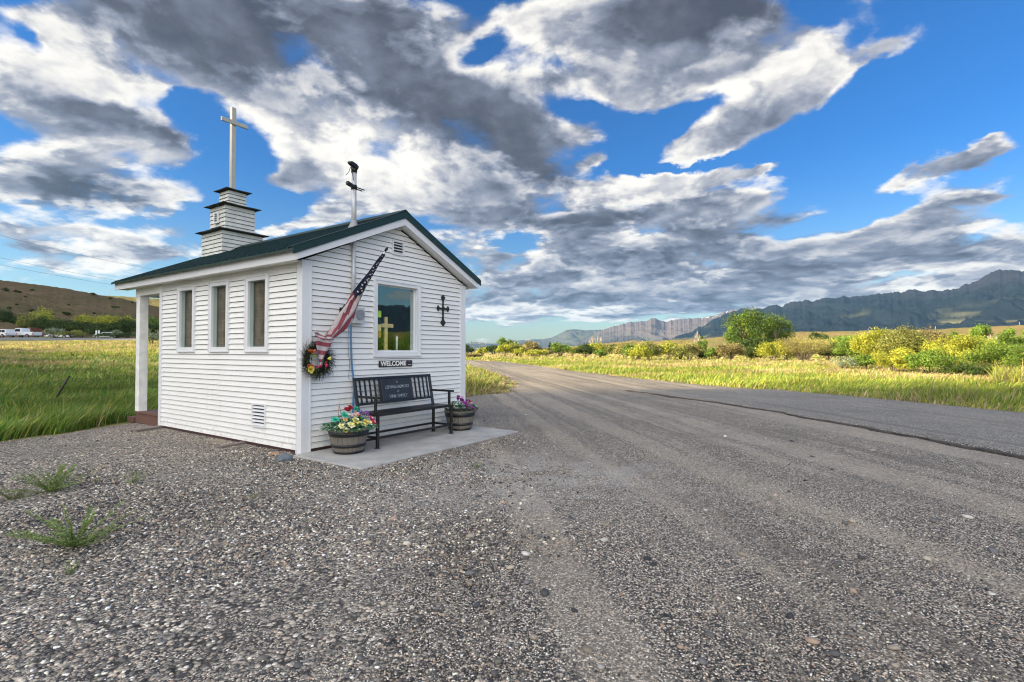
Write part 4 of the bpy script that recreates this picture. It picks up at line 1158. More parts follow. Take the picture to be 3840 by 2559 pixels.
# ------------------------------------------------------------------ wall cross, sign
IRON = mat('black_iron', (.012, .014, .014), .4, var=.3, bump=.3, bscale=80)
cr = at('iron_cross', 'black ornate iron cross hanging on the siding right of the window', 'cross', 2.645, .022, 2.01)
def half(L, w0=.022, w1=.062):     # one arm outline from centre outwards, flared end with pointed lobes
    return [(w0 * .9, .02), (w0 * .75, L * .45), (w0, L * .62), (w1 * .72, L * .72), (w1, L * .80), (w1 * .78, L * .86), (w1 * .55, L * .90), (w1 * .30, L * .97), (0, L)]
def armout(L, ang, wd=1.):
    H_ = [(x_ * wd, y_) for x_, y_ in half(L)]
    pts = H_ + [(-x_, y_) for x_, y_ in H_[-2::-1]]
    c_, s_ = math.cos(ang), math.sin(ang)
    return [(x_ * c_ - y_ * s_, x_ * s_ + y_ * c_) for x_, y_ in pts]
mb = MB()
for L, a, w in ((.235, 0, .85), (.155, math.pi / 2, .85), (.155, -math.pi / 2, .85)): mb.prism([(p[0], p[1] + .06) for p in armout(L - .0, a, w)], -.014 - .002 * (a > 0) - .004 * (a < 0), -.001)
mb.prism([(p[0], p[1] + .06) for p in armout(.30, math.pi, 1.)], -.013, -.001)
mb.prism([(p[0] * .5, p[1] * .5 + .06) for p in [(math.cos(i * math.pi / 8) * .07, math.sin(i * math.pi / 8) * .07) for i in range(16)]], -.022, -.001)
mb.build('cross_plate', IRON, cr)
for (x_, z_) in ((0, .26), (-.125, .06), (.125, .06), (0, -.20), (0, .06)):
    mb = MB(); mb.lathe([(0.012, 0), (.011, .004), (.006, .008), (0.001, .009)], 10, (0, 0, 0))
    k = len(mb.v) - 40
    for i in range(k, len(mb.v)):
        vx, vy, vz = mb.v[i]; mb.v[i] = (x_ + vx, -.0145 - vz - (.009 if (x_, z_) == (0, .06) else .004), z_ + vy)
    mb.build('stud', IRON, cr)
sg = at('welcome_sign', 'small black wooden sign with white welcome lettering under the window', 'sign', 1.575, .021, 1.153)
mb = MB(); mb.bbox(-.335, .335, -.020, -.001, -.048, .048, .004)
brd = mb.build('board', mat('black_sign_board', (.020, .016, .022), .6, var=.4, scale=12), sg)
WL = mat('white_lettering', (.78, .76, .72), .6)
text_mesh('lettering', 'WELCOME', .098, WL, brd, Matrix.Translation((-.055, -.0215, .0)) @ Matrix.Rotation(R(90), 4, 'X'), .0035, .0012, 1.08)
MB().box(.250, .262, -.0225, -.0205, -.026, -.016).build('ornament', WL, brd)
MB().tube([(.262, -.021, .03), (.27, -.021, .022)], .003, 5).build('ornament', WL, brd)
mb = MB(); mb.tube([(.272, -.021, -.022), (.285, -.021, -.016), (.298, -.021, -.020), (.318, -.021, -.014)], .004, 5); mb.build('ornament', WL, brd)

# ------------------------------------------------------------------ things behind the window glass
GOLD = mat('pale_gold_wood', (.80, .58, .24), .45, var=.12, scale=12)
wc = at('wooden_cross', 'pale gold wooden cross standing on the sill behind the window glass', 'cross', 1.515, -.135, 1.352)
mb = MB(); mb.bbox(-.030, .030, -.015, .015, .012, .52, .004); mb.build('upright', GOLD, wc)
mb = MB(); mb.bbox(-.135, .135, -.021, -.0155, .355, .415, .003); mb.build('crossbar', GOLD, wc)
mb = MB(); mb.bbox(-.07, .07, -.05, .05, 0, .0118, .004); mb.build('base', GOLD, wc)
for u, lb in ((1.285, 'white candle standing left of the gold cross behind the window glass'), (1.735, 'white candle standing right of the gold cross behind the window glass')):
    cd = at('candle', lb, 'candle', u, -.125, 1.352)
    MB().lathe([(.018, 0), (.018, .215), (.012, .225), (.002, .24)], 12).build('wax_body', mat('candle_wax', (.80, .79, .80), .4), cd)
    MB().tube([(0, 0, .238), (.002, 0, .252)], .0015, 5).build('wick', BLACK, cd)
sgp = at('stained_glass_panel', 'checkered panel of coloured glass squares at the left edge of the window', 'glass panel', 1.232, -.062, 1.39)
cells = [(0, 4, 'green', (.08, .80, .28)), (1, 3, 'lime', (.60, .85, .05)), (0, 3, 'wine', (.12, .02, .03)), (0, 2, 'rose', (.6, .22, .20)), (1, 2, 'ink', (.01, .01, .012)), (1, 1, 'straw', (.85, .70, .25)), (0, 1, 'ink', (.01, .01, .012)), (0, 0, 'lime', (.42, .62, .03)), (1, 0, 'amber', (.55, .28, .06)), (0, -1, 'wine', (.12, .02, .03))]
for cx_, cz_, nm, cc in cells:
    mb = MB(); mb.box(cx_ * .066, cx_ * .066 + .062, 0, .004, .155 + cz_ * .103, .155 + cz_ * .103 + .099); mb.build('glass_square', mat('glass_' + nm, cc, .3, var=.1), sgp)
mb = MB()
for xx in (-.005, .0625, .128): mb.box(xx, xx + .003, -.002, .006, .05, .67)
mb.build('lead_strip', BLACK, sgp)
mb = MB(); mb.bbox(0, .03, 0, .01, 0, .95, .003); 

# ------------------------------------------------------------------ flag
fl = at('flag', 'worn striped flag with white stars, wrapped and twisted around its slanting pole', 'flag', .567, .02, 1.895)
pole_a, pole_b = Vector((0, 0, .0)), Vector((.008, -.875, .735))
mb = MB(); mb.tube([pole_a, pole_b], .0095, 10); mb.build('pole', mat('white_pole', (.74, .74, .74), .4), fl)
MB().tube([pole_b, pole_b + Vector((0, -.03, .025)), pole_b + Vector((0, -.055, .046))], [.014, .018, .004], 8).build('finial', BLACK, fl)
mb = MB(); mb.tube([pole_a + Vector((0, .012, -.01)), pole_a + Vector((0, -.10, .082))], .015, 10); mb.box(-.02, .02, -.004, .001, -.05, .05)
mb.build('bracket', BLACK, fl)
NAVY = mat('flag_navy', (.012, .016, .045), .8); FRED = mat('flag_red', (.24, .050, .070), .85, var=.2, scale=20); FWH = mat('flag_white', (.46, .40, .40), .85, var=.08, scale=20); STAR = mat('flag_star', (.72, .71, .74), .8)
spine = [(.010, -.850, .700, .020), (.004, -.72, .585, .028), (.012, -.58, .455, .040), (.016, -.44, .325, .052), (.020, -.33, .215, .062), (.010, -.27, .130, .072), (-.030, -.23, .010, .085), (-.085, -.20, -.10, .090), (-.16, -.17, -.22, .080), (-.235, -.14, -.32, .060), (-.335, -.115, -.400, .034)]
def interp_spine(tt):
    k = min(int(tt * (len(spine) - 1)), len(spine) - 2); f = tt * (len(spine) - 1) - k
    def cr_(a, b, c, d): return .5 * ((2 * b) + (-a + c) * f + (2*a - 5*b + 4*c - d) * f * f + (-a + 3*b - 3*c + d) * f ** 3)
    g = lambda i: spine[max(0, min(len(spine) - 1, i))]
    return [cr_(g(k-1)[j], g(k)[j], g(k+1)[j], g(k+2)[j]) for j in range(4)]
mb = MB(); NS, NC = 90, 30; grid = []
for i in range(NS + 1):
    tt = i / NS; x_, y_, z_, w_ = interp_spine(tt); row = []
    xn, yn, zn, _ = interp_spine(min(1, tt + .01)); xp, yp, zp, _ = interp_spine(max(0, tt - .01))
    T = Vector((xn - xp, yn - yp, zn - zp)).normalized(); view = Vector((-.2, -1, 0)).normalized()
    Sd = T.cross(view).normalized(); Nn = Sd.cross(T).normalized()
    for j in range(NC + 1):
        a = 2 * math.pi * j / NC + tt * 1.6
        fold = 1 + .20 * math.sin(a * 5 + tt * 7) + .12 * math.sin(a * 3 - tt * 11)
        row.append(Vector((x_, y_, z_)) + Sd * math.cos(a) * w_ * fold + Nn * math.sin(a) * w_ * .42 * fold)
    grid.append(row)
k = len(mb.v)
for row in grid: mb.v += [tuple(p) for p in row]
for i in range(NS):
    tt = (i + .5) / NS
    for j in range(NC):
        mb.smooth = True
        if tt < .42 + .02 * math.sin(j * .9): mb.mat = 0
        else: mb.mat = 1 if ((j + int(tt * 6)) // 3) % 2 else 2
        a = k + i * (NC + 1) + j; mb.face(a, a + 1, a + NC + 2, a + NC + 1)
# loose folds gathered over the wreath, then the hanging tail with cross stripes
def panel(top, bot, n, m_, stripes, wave, edge=None):
    k = len(mb.v)
    for i in range(n + 1):
        f = i / n
        for j in range(m_ + 1):
            q = j / m_
            A = Vector(top[0]).lerp(Vector(top[1]), q); B_ = Vector(bot[0]).lerp(Vector(bot[1]), q)
            p = A.lerp(B_, f); p.y -= wave * math.sin(q * 9 + f * 3) * (.4 + f) ; p.z += wave * .4 * math.sin(q * 7)
            mb.v.append(tuple(p))
    for i in range(n):
        for j in range(m_):
            mb.mat = stripes(( i + .5) / n, (j + .5) / m_); a = k + i * (m_ + 1) + j; mb.face(a, a + 1, a + m_ + 2, a + m_ + 1)
panel(((-.50, -.135, -.375), (-.22, -.145, -.405)), ((-.42, -.13, -.73), (-.40, -.135, -.715)), 24, 10, lambda f, q: 2 if int(f * 6.2 + .2) % 2 == 0 else 1, .010)
panel(((-.50, -.12, -.290), (-.34, -.15, -.345)), ((-.50, -.14, -.375), (-.30, -.15, -.405)), 9, 8, lambda f, q: 1 if int(f * 4) % 2 else 2, .016)
panel(((-.36, -.13, -.345), (-.24, -.16, -.30)), ((-.40, -.145, -.385), (-.215, -.16, -.41)), 8, 8, lambda f, q: 1 if int(f * 3 + .5) % 2 else 2, .012)
cl = mb.build('flag_cloth', [NAVY, FRED, FWH], fl, fixn=False)
mb = MB(); rs = random.Random(8)
for i in range(26):
    tt = .03 + .36 * (i / 26) ** .85 + rs.uniform(-.008, .008); x_, y_, z_, w_ = interp_spine(tt)
    xn, yn, zn, _ = interp_spine(tt + .01); T = Vector((xn - x_, yn - y_, zn - z_)).normalized(); view = Vector((-.2, -1, 0)).normalized()
    Sd = T.cross(view).normalized(); Nn = Sd.cross(T).normalized()
    if Nn.dot(view) < 0: Nn = -Nn
    a = rs.uniform(-.85, .85) if w_ > .03 else rs.uniform(-.4, .4)
    c_ = Vector((x_, y_, z_)) + Sd * math.sin(a) * w_ + Nn * (math.cos(a) * w_ * .42 * 1.32 + .004)
    r_ = min(.019, w_ * .42); rot = rs.uniform(0, 6); pts = []
    nn = (Nn * math.cos(a) + Sd * math.sin(a)).normalized(); e1 = T; e2 = nn.cross(e1).normalized()
    for q in range(10):
        rr = r_ if q % 2 == 0 else r_ * .42; aa = rot + q * math.pi / 5
        pts.append(c_ + (e1 * math.cos(aa) + e2 * math.sin(aa)) * rr)
    k = len(mb.v); mb.v += [tuple(p) for p in pts] + [tuple(c_ + nn * .001)]
    for q in range(10): mb.face(k + q, k + (q + 1) % 10, k + 10)
mb.build('star', STAR, cl, fixn=False)

# ------------------------------------------------------------------ wreath
wr = at('wreath', 'dark twig wreath with yellow, orange and pink artificial flowers hanging by the corner', 'wreath', .150, .055, 1.235)
rng = np.random.default_rng(12); mb = MB()
for k in range(5):
    ph = k * 1.3; mb.tube([((.150 + .018 * math.sin(3 * a + ph)) * math.cos(a), -.035 + .02 * math.cos(3 * a + ph), (.150 + .018 * math.sin(3 * a + ph)) * math.sin(a)) for a in np.linspace(0, 6.2832, 40)], .019, 5, cap=False)
mb.build('ring', mat('dark_vine', (.018, .016, .014), .9, var=.5, scale=30), wr)
mb = MB()
for i in range(680):
    a = rng.uniform(0, 6.283); r0 = .15 + rng.uniform(-.03, .03); sw = rng.uniform(.15, .95) * (1 if rng.random() < .85 else -1); L = rng.uniform(.06, .15)
    p = Vector((r0 * math.cos(a), -.02 - rng.uniform(0, .05), r0 * math.sin(a)))
    d = Vector((math.cos(a - sw), rng.uniform(-.5, .1), math.sin(a - sw))); e = Vector((math.cos(a - sw - .6), rng.uniform(-.3, .1), math.sin(a - sw - .6)))
    if rng.random() < .12: d = -d
    mb.tube([p, p + d * L * .55, p + d * L * .75 + e * L * .3], [.0022, .0016, .0008], 3, cap=False)
mb.build('twig', mat('dark_vine', (.018, .016, .014), .9), wr)
def pf(i):
    a = rng.uniform(0, 6.283); r0 = .15 + rng.uniform(-.045, .045)
    return (r0 * math.cos(a), -.05 - rng.uniform(0, .03), r0 * math.sin(a)), (math.cos(a + rng.uniform(-1.2, 1.2)), rng.uniform(-.6, .1), math.sin(a + rng.uniform(-1.2, 1.2)))
V, F, C = leaves_np(260, pf, .052, [(.02, .04, .012), (.04, .07, .02), (.09, .15, .03), (.012, .02, .01), (.03, .05, .02), (.14, .22, .04)], rng, .35)
np_mesh('leaf', V, F, LEAFG, wr, C, smooth=True)
rnd = random.Random(3)
for kind, x_, z_, s, c0, c1 in (('tulip', -.135, .105, .030, ORG, SAL), ('tulip', -.085, .112, .030, SAL, ORG), ('rose', -.11, .095, .026, ORG, RED), ('rose', -.125, -.115, .040, YEL, GLD), ('tulip', -.12, -.15, .026, YEL, ('lime', (.35, .50, .05))), ('tulip', .115, .01, .036, YEL, GLD), ('tulip', .08, -.065, .032, ('hot_pink', (.72, .03, .22)), PNK), ('rose', .085, -.035, .02, ORG, RED), ('rose', -.155, -.075, .022, ORG, RED), ('rose', -.055, -.085, .018, PNK, RED), ('tulip', .0, -.07, .030, PNK, SAL), ('rose', -.10, -.075, .018, SAL, RED), ('tulip', -.085, .05, .026, ('lime', (.35, .50, .05)), YEL)):
    o = flower_mb(kind, s, rnd).build('flower', [petal(*c0), petal(*c1)], wr, fixn=False)
    orient(o, (x_, -.085, z_), (x_ * 3 + rnd.uniform(-.3, .3), -1, z_ * 2 + rnd.uniform(-.3, .3)))

# ================================================================== ground details
PITCH = R(1.09)
def ray(px, py):
    x = (px - 1920) / 1915; y = -(py - 1279.5) / 1915
    return np.array([x, math.cos(PITCH) - y * math.sin(PITCH), math.sin(PITCH) + y * math.cos(PITCH)])
def on_ground(px, py, z=0.):
    d = ray(px, py); t = (z - CAM_H) / d[2]; return float(d[0] * t), float(d[1] * t)
def at_depth(px, py, Y):
    d = ray(px, py); t = Y / d[1]; return float(d[0] * t), Y, float(CAM_H + d[2] * t)
LLy = np.array([q[1] for q in lot_l]); LLx = np.array([q[0] for q in lot_l])
LRy = np.array([q[1] for q in lot_r]); LRx = np.array([q[0] for q in lot_r])
RRy = np.array([q[1] for q in road_r]); RRx = np.array([q[0] for q in road_r])
def edge_l(y): return np.interp(y, LLy, LLx)
def edge_r(y): return np.maximum(np.interp(y, LRy, LRx), np.where(y < 17.2, np.interp(y, RRy, RRx), -99))
def in_chapel(x, y, pad=.05):
    dx_, dy_ = x - CORNER.x, y - CORNER.y
    u = dx_ * U2.x + dy_ * U2.y; v = dx_ * U1.x + dy_ * U1.y
    return (u > -pad) & (u < GW + pad) & (v > -pad) & (v < PL + .3 + pad)
def on_slab(x, y):
    dx_, dy_ = x - CORNER.x, y - CORNER.y
    u = dx_ * U2.x + dy_ * U2.y; v = dx_ * U1.x + dy_ * U1.y
    return (u > -.16) & (u < 3.10) & (v > -1.34) & (v < .0)

# loose pebbles: real stones lying on the lot near the viewer
def pebbles(name, N, sampler, smin, smax, seed, cols, squash=(.45, .75)):
    rng = np.random.default_rng(seed)
    ph = (1 + 5 ** .5) / 2
    ico = np.array([(-1, ph, 0), (1, ph, 0), (-1, -ph, 0), (1, -ph, 0), (0, -1, ph), (0, 1, ph), (0, -1, -ph), (0, 1, -ph), (ph, 0, -1), (ph, 0, 1), (-ph, 0, -1), (-ph, 0, 1)]) / math.sqrt(1 + ph * ph)
    fi = np.array([(0,11,5),(0,5,1),(0,1,7),(0,7,10),(0,10,11),(1,5,9),(5,11,4),(11,10,2),(10,7,6),(7,1,8),(3,9,4),(3,4,2),(3,2,6),(3,6,8),(3,8,9),(4,9,5),(2,4,11),(6,2,10),(8,6,7),(9,8,1)])
    x, y = sampler(rng, N); keep = ~in_chapel(x, y, -.3) & ~on_slab(x, y); x, y = x[keep], y[keep]; N = len(x)
    s = smin + (smax - smin) * rng.random(N) ** 2.6
    a = rng.random(N) * 6.283; ca, sa = np.cos(a), np.sin(a)
    ax = s * rng.uniform(.85, 1.35, N); ay = s * rng.uniform(.7, 1., N); az = s * rng.uniform(*squash, N)
    base = ico[None] * (1 + rng.uniform(-.16, .16, (N, 12, 1)))
    X_ = base[..., 0] * ax[:, None]; Y_ = base[..., 1] * ay[:, None]; Z_ = base[..., 2] * az[:, None]
    tl = rng.uniform(-.3, .3, N)[:, None]
    V = np.stack([X_ * ca[:, None] - Y_ * sa[:, None] + x[:, None], X_ * sa[:, None] + Y_ * ca[:, None] + y[:, None], Z_ + X_ * tl + .026 + (az * .25)[:, None] + ground_z(x, y)[:, None]], -1)
    F = (np.arange(N)[:, None, None] * 12 + fi[None]).reshape(-1, 3)
    cols = np.array(cols); c = cols[rng.integers(len(cols), size=N)] * rng.uniform(.65, 1.3, (N, 1))
    o = np_mesh(name, V.reshape(-1, 3), F, attr_mat('pebble_stone', .75, 0, .35), None, np.repeat(np.clip(c, 0, .85), 12, 0), smooth=True)
    return tag(o, kind='stuff')
PCOL = [(0.037, 0.039, 0.043), (0.054, 0.055, 0.06), (0.079, 0.078, 0.08), (0.117, 0.112, 0.108), (0.145, 0.139, 0.139), (0.2, 0.185, 0.162), (0.258, 0.224, 0.18), (0.36, 0.309, 0.243), (0.434, 0.372, 0.291), (0.49, 0.354, 0.261), (0.589, 0.518, 0.423), (0.815, 0.717, 0.568), (0.946, 0.905, 0.78), (0.356, 0.256, 0.196), (0.037, 0.039, 0.043), (0.054, 0.055, 0.06), (0.079, 0.078, 0.08), (0.117, 0.112, 0.108), (0.145, 0.139, 0.139), (0.2, 0.185, 0.162), (0.258, 0.224, 0.18), (0.36, 0.309, 0.243)]
def samp_left(rng, N):
    r = np.exp(rng.uniform(math.log(1.75), math.log(8.5), N * 3)); az_ = np.radians(rng.uniform(-58, 10, N * 3))
    x, y = r * np.sin(az_), r * np.cos(az_)
    ok = (x > edge_l(y) + .15) & (y > 1.2) & (vnoise(x * 1.1 + 5, y * 1.1, 3) * .9 + np.clip(-(x + .9) / 2.4, -.5, .6) > rng.random(N * 3) * .95)
    i = np.where(ok)[0][:N]; return x[i], y[i]
def samp_all(rng, N):
    r = np.exp(rng.uniform(math.log(1.7), math.log(11), N * 2)); az_ = np.radians(rng.uniform(-58, 58, N * 2))
    x, y = r * np.sin(az_), r * np.cos(az_)
    w = x + .14 * y
    tr = vnoise((w + 2) * 1.9, y * .12, 9)
    ok = (x > edge_l(y) + .15) & (x < np.interp(y, [q[1] for q in road_l], [q[0] for q in road_l])) & (rng.random(N * 2) < .25 + .9 * (1 - sstep(tr, .42, .62)))
    i = np.where(ok)[0][:N]; return x[i], y[i]
pebbles('gravel', 88000, samp_left, .0042, .0135, 1, PCOL)
pebbles('gravel', 80000, samp_all, .0028, .0070, 2, PCOL[:-1])
def samp_big(rng, N):
    r = np.exp(rng.uniform(math.log(1.8), math.log(12), N)); az_ = np.radians(rng.uniform(-50, 50, N)); x, y = r * np.sin(az_), r * np.cos(az_)
    k = (x > edge_l(y) + .2) & (x < 6); return x[k], y[k]
pebbles('gravel', 420, samp_big, .013, .034, 5, PCOL + [(.5, .48, .44)], (.35, .55))

def rock(name, label, px, py, size, col, seed, sc=(1, .8, .6), rot=0.):
    x, y = on_ground(px, py); rng = random.Random(seed)
    import bmesh
    bm = bmesh.new(); bmesh.ops.create_icosphere(bm, subdivisions=4, radius=1)
    for v in bm.verts:
        n = v.co.normalized(); q = vnoise(np.array(n.x * 1.5 + seed), np.array(n.y * 1.5 + n.z * 1.1), seed); q2 = fbm(np.array(n.x * 4 + seed), np.array(n.y * 4 + n.z * 3), 4, seed)
        v.co = n * (.72 + .45 * float(q) + .12 * float(q2)); v.co.x *= sc[0]; v.co.y *= sc[1]; v.co.z = max(v.co.z, -.35) * sc[2]
    for f in bm.faces: f.smooth = True
    me = bpy.data.meshes.new(name); bm.to_mesh(me); bm.free(); me.transform(Matrix.Scale(size / 2, 4)); me.materials.append(mat('rock_%d' % seed, col, .85, var=.3, scale=12, bump=.5, bscale=40))
    o = bpy.data.objects.new(name, me); COL.objects.link(o); o.location = (x, y, size * sc[2] * .10 + .01); o.rotation_euler = (0, R(-8), rot)
    return tag(o, label, 'rock')
rock('rock', 'smooth blue grey rock on the gravel beside the chapel corner', 1066, 1733, .185, (.13, .155, .18), 4, (1.05, .75, .85), .6)
rock('rock', 'flat tan brown rock tucked under the chapel wall', 1025, 1711, .15, (.30, .19, .12), 7, (1.1, .8, .45), .2)
def plank(name, label, p0, p1, w, h, z, m_, over=.3, n=2):
    a, b_ = Vector((*on_ground(*p0), 0)), Vector((*on_ground(*p1), 0))
    ro = thing(name, label, 'plank', a, math.atan2((b_ - a).y, (b_ - a).x)); L = (b_ - a).length + over
    for k in range(n):
        mb = MB(); mb.bbox(0 - k * .03, L, k * (w / n) + .002, (k + 1) * (w / n) - .002, z + .004 * k, z + h - .004 * k, .004); mb.build('board', m_, ro)
OLDW = mat('grey_old_lumber', (.20, .165, .145), .85, var=.25, scale=6, stretch=(.5, 6, 6), bump=.4, bscale=50)
plank('plank', 'weathered lumber block sticking out from under the porch deck', (512, 1628), (612, 1612), .16, .055, .012, OLDW)
plank('plank', 'pair of grey planks poking out from under the long side wall', (833, 1690), (935, 1670), .12, .045, .012, OLDW)
x0, y0 = on_ground(820, 1668)
mb = MB(); mb.prism([(-.34, .02), (-.1, .10), (.30, .05), (.33, -.04), (.1, -.07), (-.2, -.06), (-.35, -.02)], .012, .035, 'z')
o = mb.build('flat_stone', mat('tan_flagstone', (.27, .22, .17), .9, var=.3, scale=8, bump=.4, bscale=40)); o.location = (x0, y0, .0); o.rotation_euler = (R(2), R(2), R(-35)); tag(o, 'flat tan stone slab lying against the foot of the long side wall', 'stone slab')

def weed(label, px, py, h, w, n, seed, cols, leaf=.018, perstem=34, group=None, lean=0.):
    x, y = on_ground(px, py); ro = thing('weed', label, 'weed', (x, y, .01), 0, group)
    rng = np.random.default_rng(seed); mb = MB(); pts = []
    for i in range(n):
        a = rng.uniform(0, 6.283); q = rng.uniform(.15, 1.) ; out_ = w * .5 * q; hh = h * rng.uniform(.45, 1.) * (1.1 - .35 * q)
        P = [Vector((math.cos(a) * out_ * f + lean * f * f * h, math.sin(a) * out_ * f, hh * (f ** .8))) + Vector((0, 0, 0)) + Vector(rng.uniform(-.008, .008, 3)) for f in np.linspace(0, 1, 7)]
        mb.tube(P, [.0022 * (1 - .7 * f) for f in np.linspace(0, 1, 7)], 4, cap=False)
        for k in range(perstem):
            f = rng.uniform(.12, 1.); j = min(int(f * 6), 5); pts.append((P[j].lerp(P[j + 1], f * 6 - j), a + rng.uniform(-2., 2.)))
    mb.build('stem', mat('weed_stem', (.16, .20, .07), .7), ro)
    pf = lambda i: (pts[i][0], (math.cos(pts[i][1]), math.sin(pts[i][1]), rng.uniform(.0, 1.1)))
    V, F, C = leaves_np(len(pts), pf, leaf, cols, rng, .35)
    np_mesh('leaf', V, F, LEAFG, ro, C, smooth=True)
WC = [(.30, .42, .11), (.17, .27, .07), (.32, .42, .14), (.26, .30, .09)]
WD = [(.30, .24, .14), (.24, .20, .10), (.16, .18, .07)]
weed('feathery green weed on the gravel, the larger clump nearest the viewer', 285, 2066, .31, .85, 40, 1, WC, .021, 105)
weed('bushy green weed on the gravel beside the dry tan tuft', 190, 1856, .27, .80, 38, 2, WC, .021, 105)
weed('dry tan tuft of dead weeds at the left edge of the gravel', 45, 1885, .16, .55, 40, 3, WD, .014, 26)
weed('low sparse weed on the gravel between the big weeds and the chapel', 492, 1822, .16, .45, 14, 4, WC, .018, 26)
weed('tiny upright weed sprig right of the bushy green weed', 362, 1822, .10, .12, 7, 5, WC, .014, 18)
weed('thin reddish grass sprig in the coarse gravel below the largest weed', 268, 2172, .13, .10, 9, 6, WD + WC, .016, 12)
weed('small yellow green weed in the gravel beside the concrete slab', 1788, 1762, .10, .16, 12, 7, WC + WD, .016, 20)
weed('faint dry weed in the gravel below the grey planks', 950, 1880, .09, .16, 9, 8, WD, .014, 16)
x0, y0 = on_ground(0, 1912); x1, y1 = on_ground(252, 1862)
mb = MB(); mb.tube([(x0 - .4, y0 - .1, .02), (x0, y0, .025), ((x0 + x1) / 2, (y0 + y1) / 2 - .03, .03), (x1, y1, .022)], [.007, .007, .006, .003], 6); tag(mb.build('stick', mat('grey_stick', (.14, .115, .10), .9)), 'long thin curved stick lying on the gravel by the tan tuft', 'stick')

# ================================================================== grass
def grass(name, sampler, N, hfun, cols, seed, lean=(.35, .05), wid=.0022, wmin=.0035, straw=None, kind='stuff', curve=1.):
    rng = np.random.default_rng(seed)
    x, y = sampler(rng, N); N = len(x); z = ground_z(x, y) - .01
    h = hfun(x, y, rng) * (.62 + .85 * fbm(x * 1.3, y * 1.3, 3, seed + 40)) * np.where(rng.random(N) < .03, 1.5, 1.)
    dist = np.hypot(x, y); w = np.maximum(wmin, dist * wid * rng.uniform(.6, 1.2, N) * .5)
    a = rng.random(N) * 6.283
    gust = (fbm(x * .55, y * .55, 3, seed + 30) - .5) * 1.5; gust2 = (fbm(x * .4 + 9, y * .4, 3, seed + 31) - .5) * 1.2
    lx = (lean[0] + gust + rng.normal(0, .26, N)) * h * curve; ly = (lean[1] + gust2 + rng.normal(0, .26, N)) * h * curve
    ex, ey = np.cos(a) * w, np.sin(a) * w
    P = np.zeros((N, 5, 3))
    P[:, 0] = np.stack([x - ex, y - ey, z], 1); P[:, 1] = np.stack([x + ex, y + ey, z], 1)
    mx_, my_ = x + lx * .3, y + ly * .3; mz = z + h * .55
    P[:, 2] = np.stack([mx_ + ex * .8, my_ + ey * .8, mz], 1); P[:, 3] = np.stack([mx_ - ex * .8, my_ - ey * .8, mz], 1)
    P[:, 4] = np.stack([x + lx, y + ly, z + h * np.sqrt(np.clip(1 - .25 * (lx * lx + ly * ly) / (h * h), .3, 1))], 1)
    F = (np.arange(N)[:, None, None] * 5 + np.array([(0, 1, 2), (0, 2, 3), (3, 2, 4)])[None]).reshape(-1, 3)
    C = cols(x, y, rng) * (.45 + 1.15 * fbm(x * .5 + 3, y * .9, 4, seed + 50))[:, None]
    C5 = np.repeat(C, 5, 0)
    o = np_mesh(name, P.reshape(-1, 3), F, attr_mat('grass_blade', .6, .35, .25), None, C5)
    return tag(o, kind=kind)
def mixcol(base, straw, f):
    return base * (1 - f[:, None]) + straw * f[:, None]
def pick(rng, arr, n): arr = np.array(arr); return arr[rng.integers(len(arr), size=n)] * rng.uniform(.7, 1.3, (n, 1))
GR = [(0.089, 0.186, 0.029), (0.121, 0.227, 0.036), (0.162, 0.276, 0.049), (0.073, 0.154, 0.029)]
YG = [(0.24, 0.297, 0.041), (0.319, 0.356, 0.054), (0.191, 0.267, 0.041), (0.414, 0.402, 0.081)]
STR = [(0.45, 0.35, 0.175), (0.525, 0.425, 0.237), (0.375, 0.275, 0.138), (0.5, 0.375, 0.237)]
# left field
def s_left(rng, N):
    r = np.exp(rng.uniform(math.log(7.8), math.log(95), N)); az_ = np.radians(rng.uniform(-56, -12, N)); x, y = r * np.sin(az_), r * np.cos(az_)
    k = (x < edge_l(y) - .0 + (vnoise(x * 2, y * 2, 4) - .5) * .7) & ~in_chapel(x, y) & (y < 82); return x[k], y[k]
def c_left(x, y, rng):
    n = len(x); f = fbm(x * .10, y * .22, 4, 50); band = sstep(y, 15, 30) * (.12 + .9 * sstep(f, .46, .64)); band = np.clip(band, 0, 1)
    band = np.where(y > 46, .42 + .35 * sstep(f, .4, .6), band)
    pr = (rng.random(n) < .07 + .75 * band)
    return np.where(pr[:, None], pick(rng, STR, n), np.where((rng.random(n) < np.where(y > 40, .8, .3))[:, None], pick(rng, YG, n), pick(rng, GR, n)))  # yellower blades far out stand in for the sunlit strip
def h_left(x, y, rng):
    return (.13 + .22 * fbm(x * .35, y * .35, 3, 60) + .04 * sstep(-x - y * .1, 6, 8)) * rng.uniform(.55, 1.25, len(x))
grass('grass', s_left, 430000, h_left, c_left, 11, (.34, .06), wid=.0014, wmin=.0022)
# the strip behind and right of the chapel
def s_mid(rng, N):
    y = np.exp(rng.uniform(math.log(12.2), math.log(75), N)); x = edge_l(y) - rng.random(N) ** 1.4 * (7 + y * .12) + (vnoise(y * 1.5, y * 0, 6) - .5) * .8
    k = ~in_chapel(x, y) & (x > -y * .36); return x[k], y[k]
def c_mid(x, y, rng):
    n = len(x); d = edge_l(y) - x
    pr = rng.random(n) < np.clip(.30 + .35 * (1 - sstep(d, .2, 1.2)), 0, 1)
    return np.where(pr[:, None], pick(rng, STR, n), np.where((rng.random(n) < .7)[:, None], pick(rng, YG, n), pick(rng, GR, n)))
grass('grass', s_mid, 52000, lambda x, y, rng: (.10 + .28 * sstep(edge_l(y) - x, .0, 1.3)) * rng.uniform(.5, 1.3, len(x)), c_mid, 12, (.25, .0))
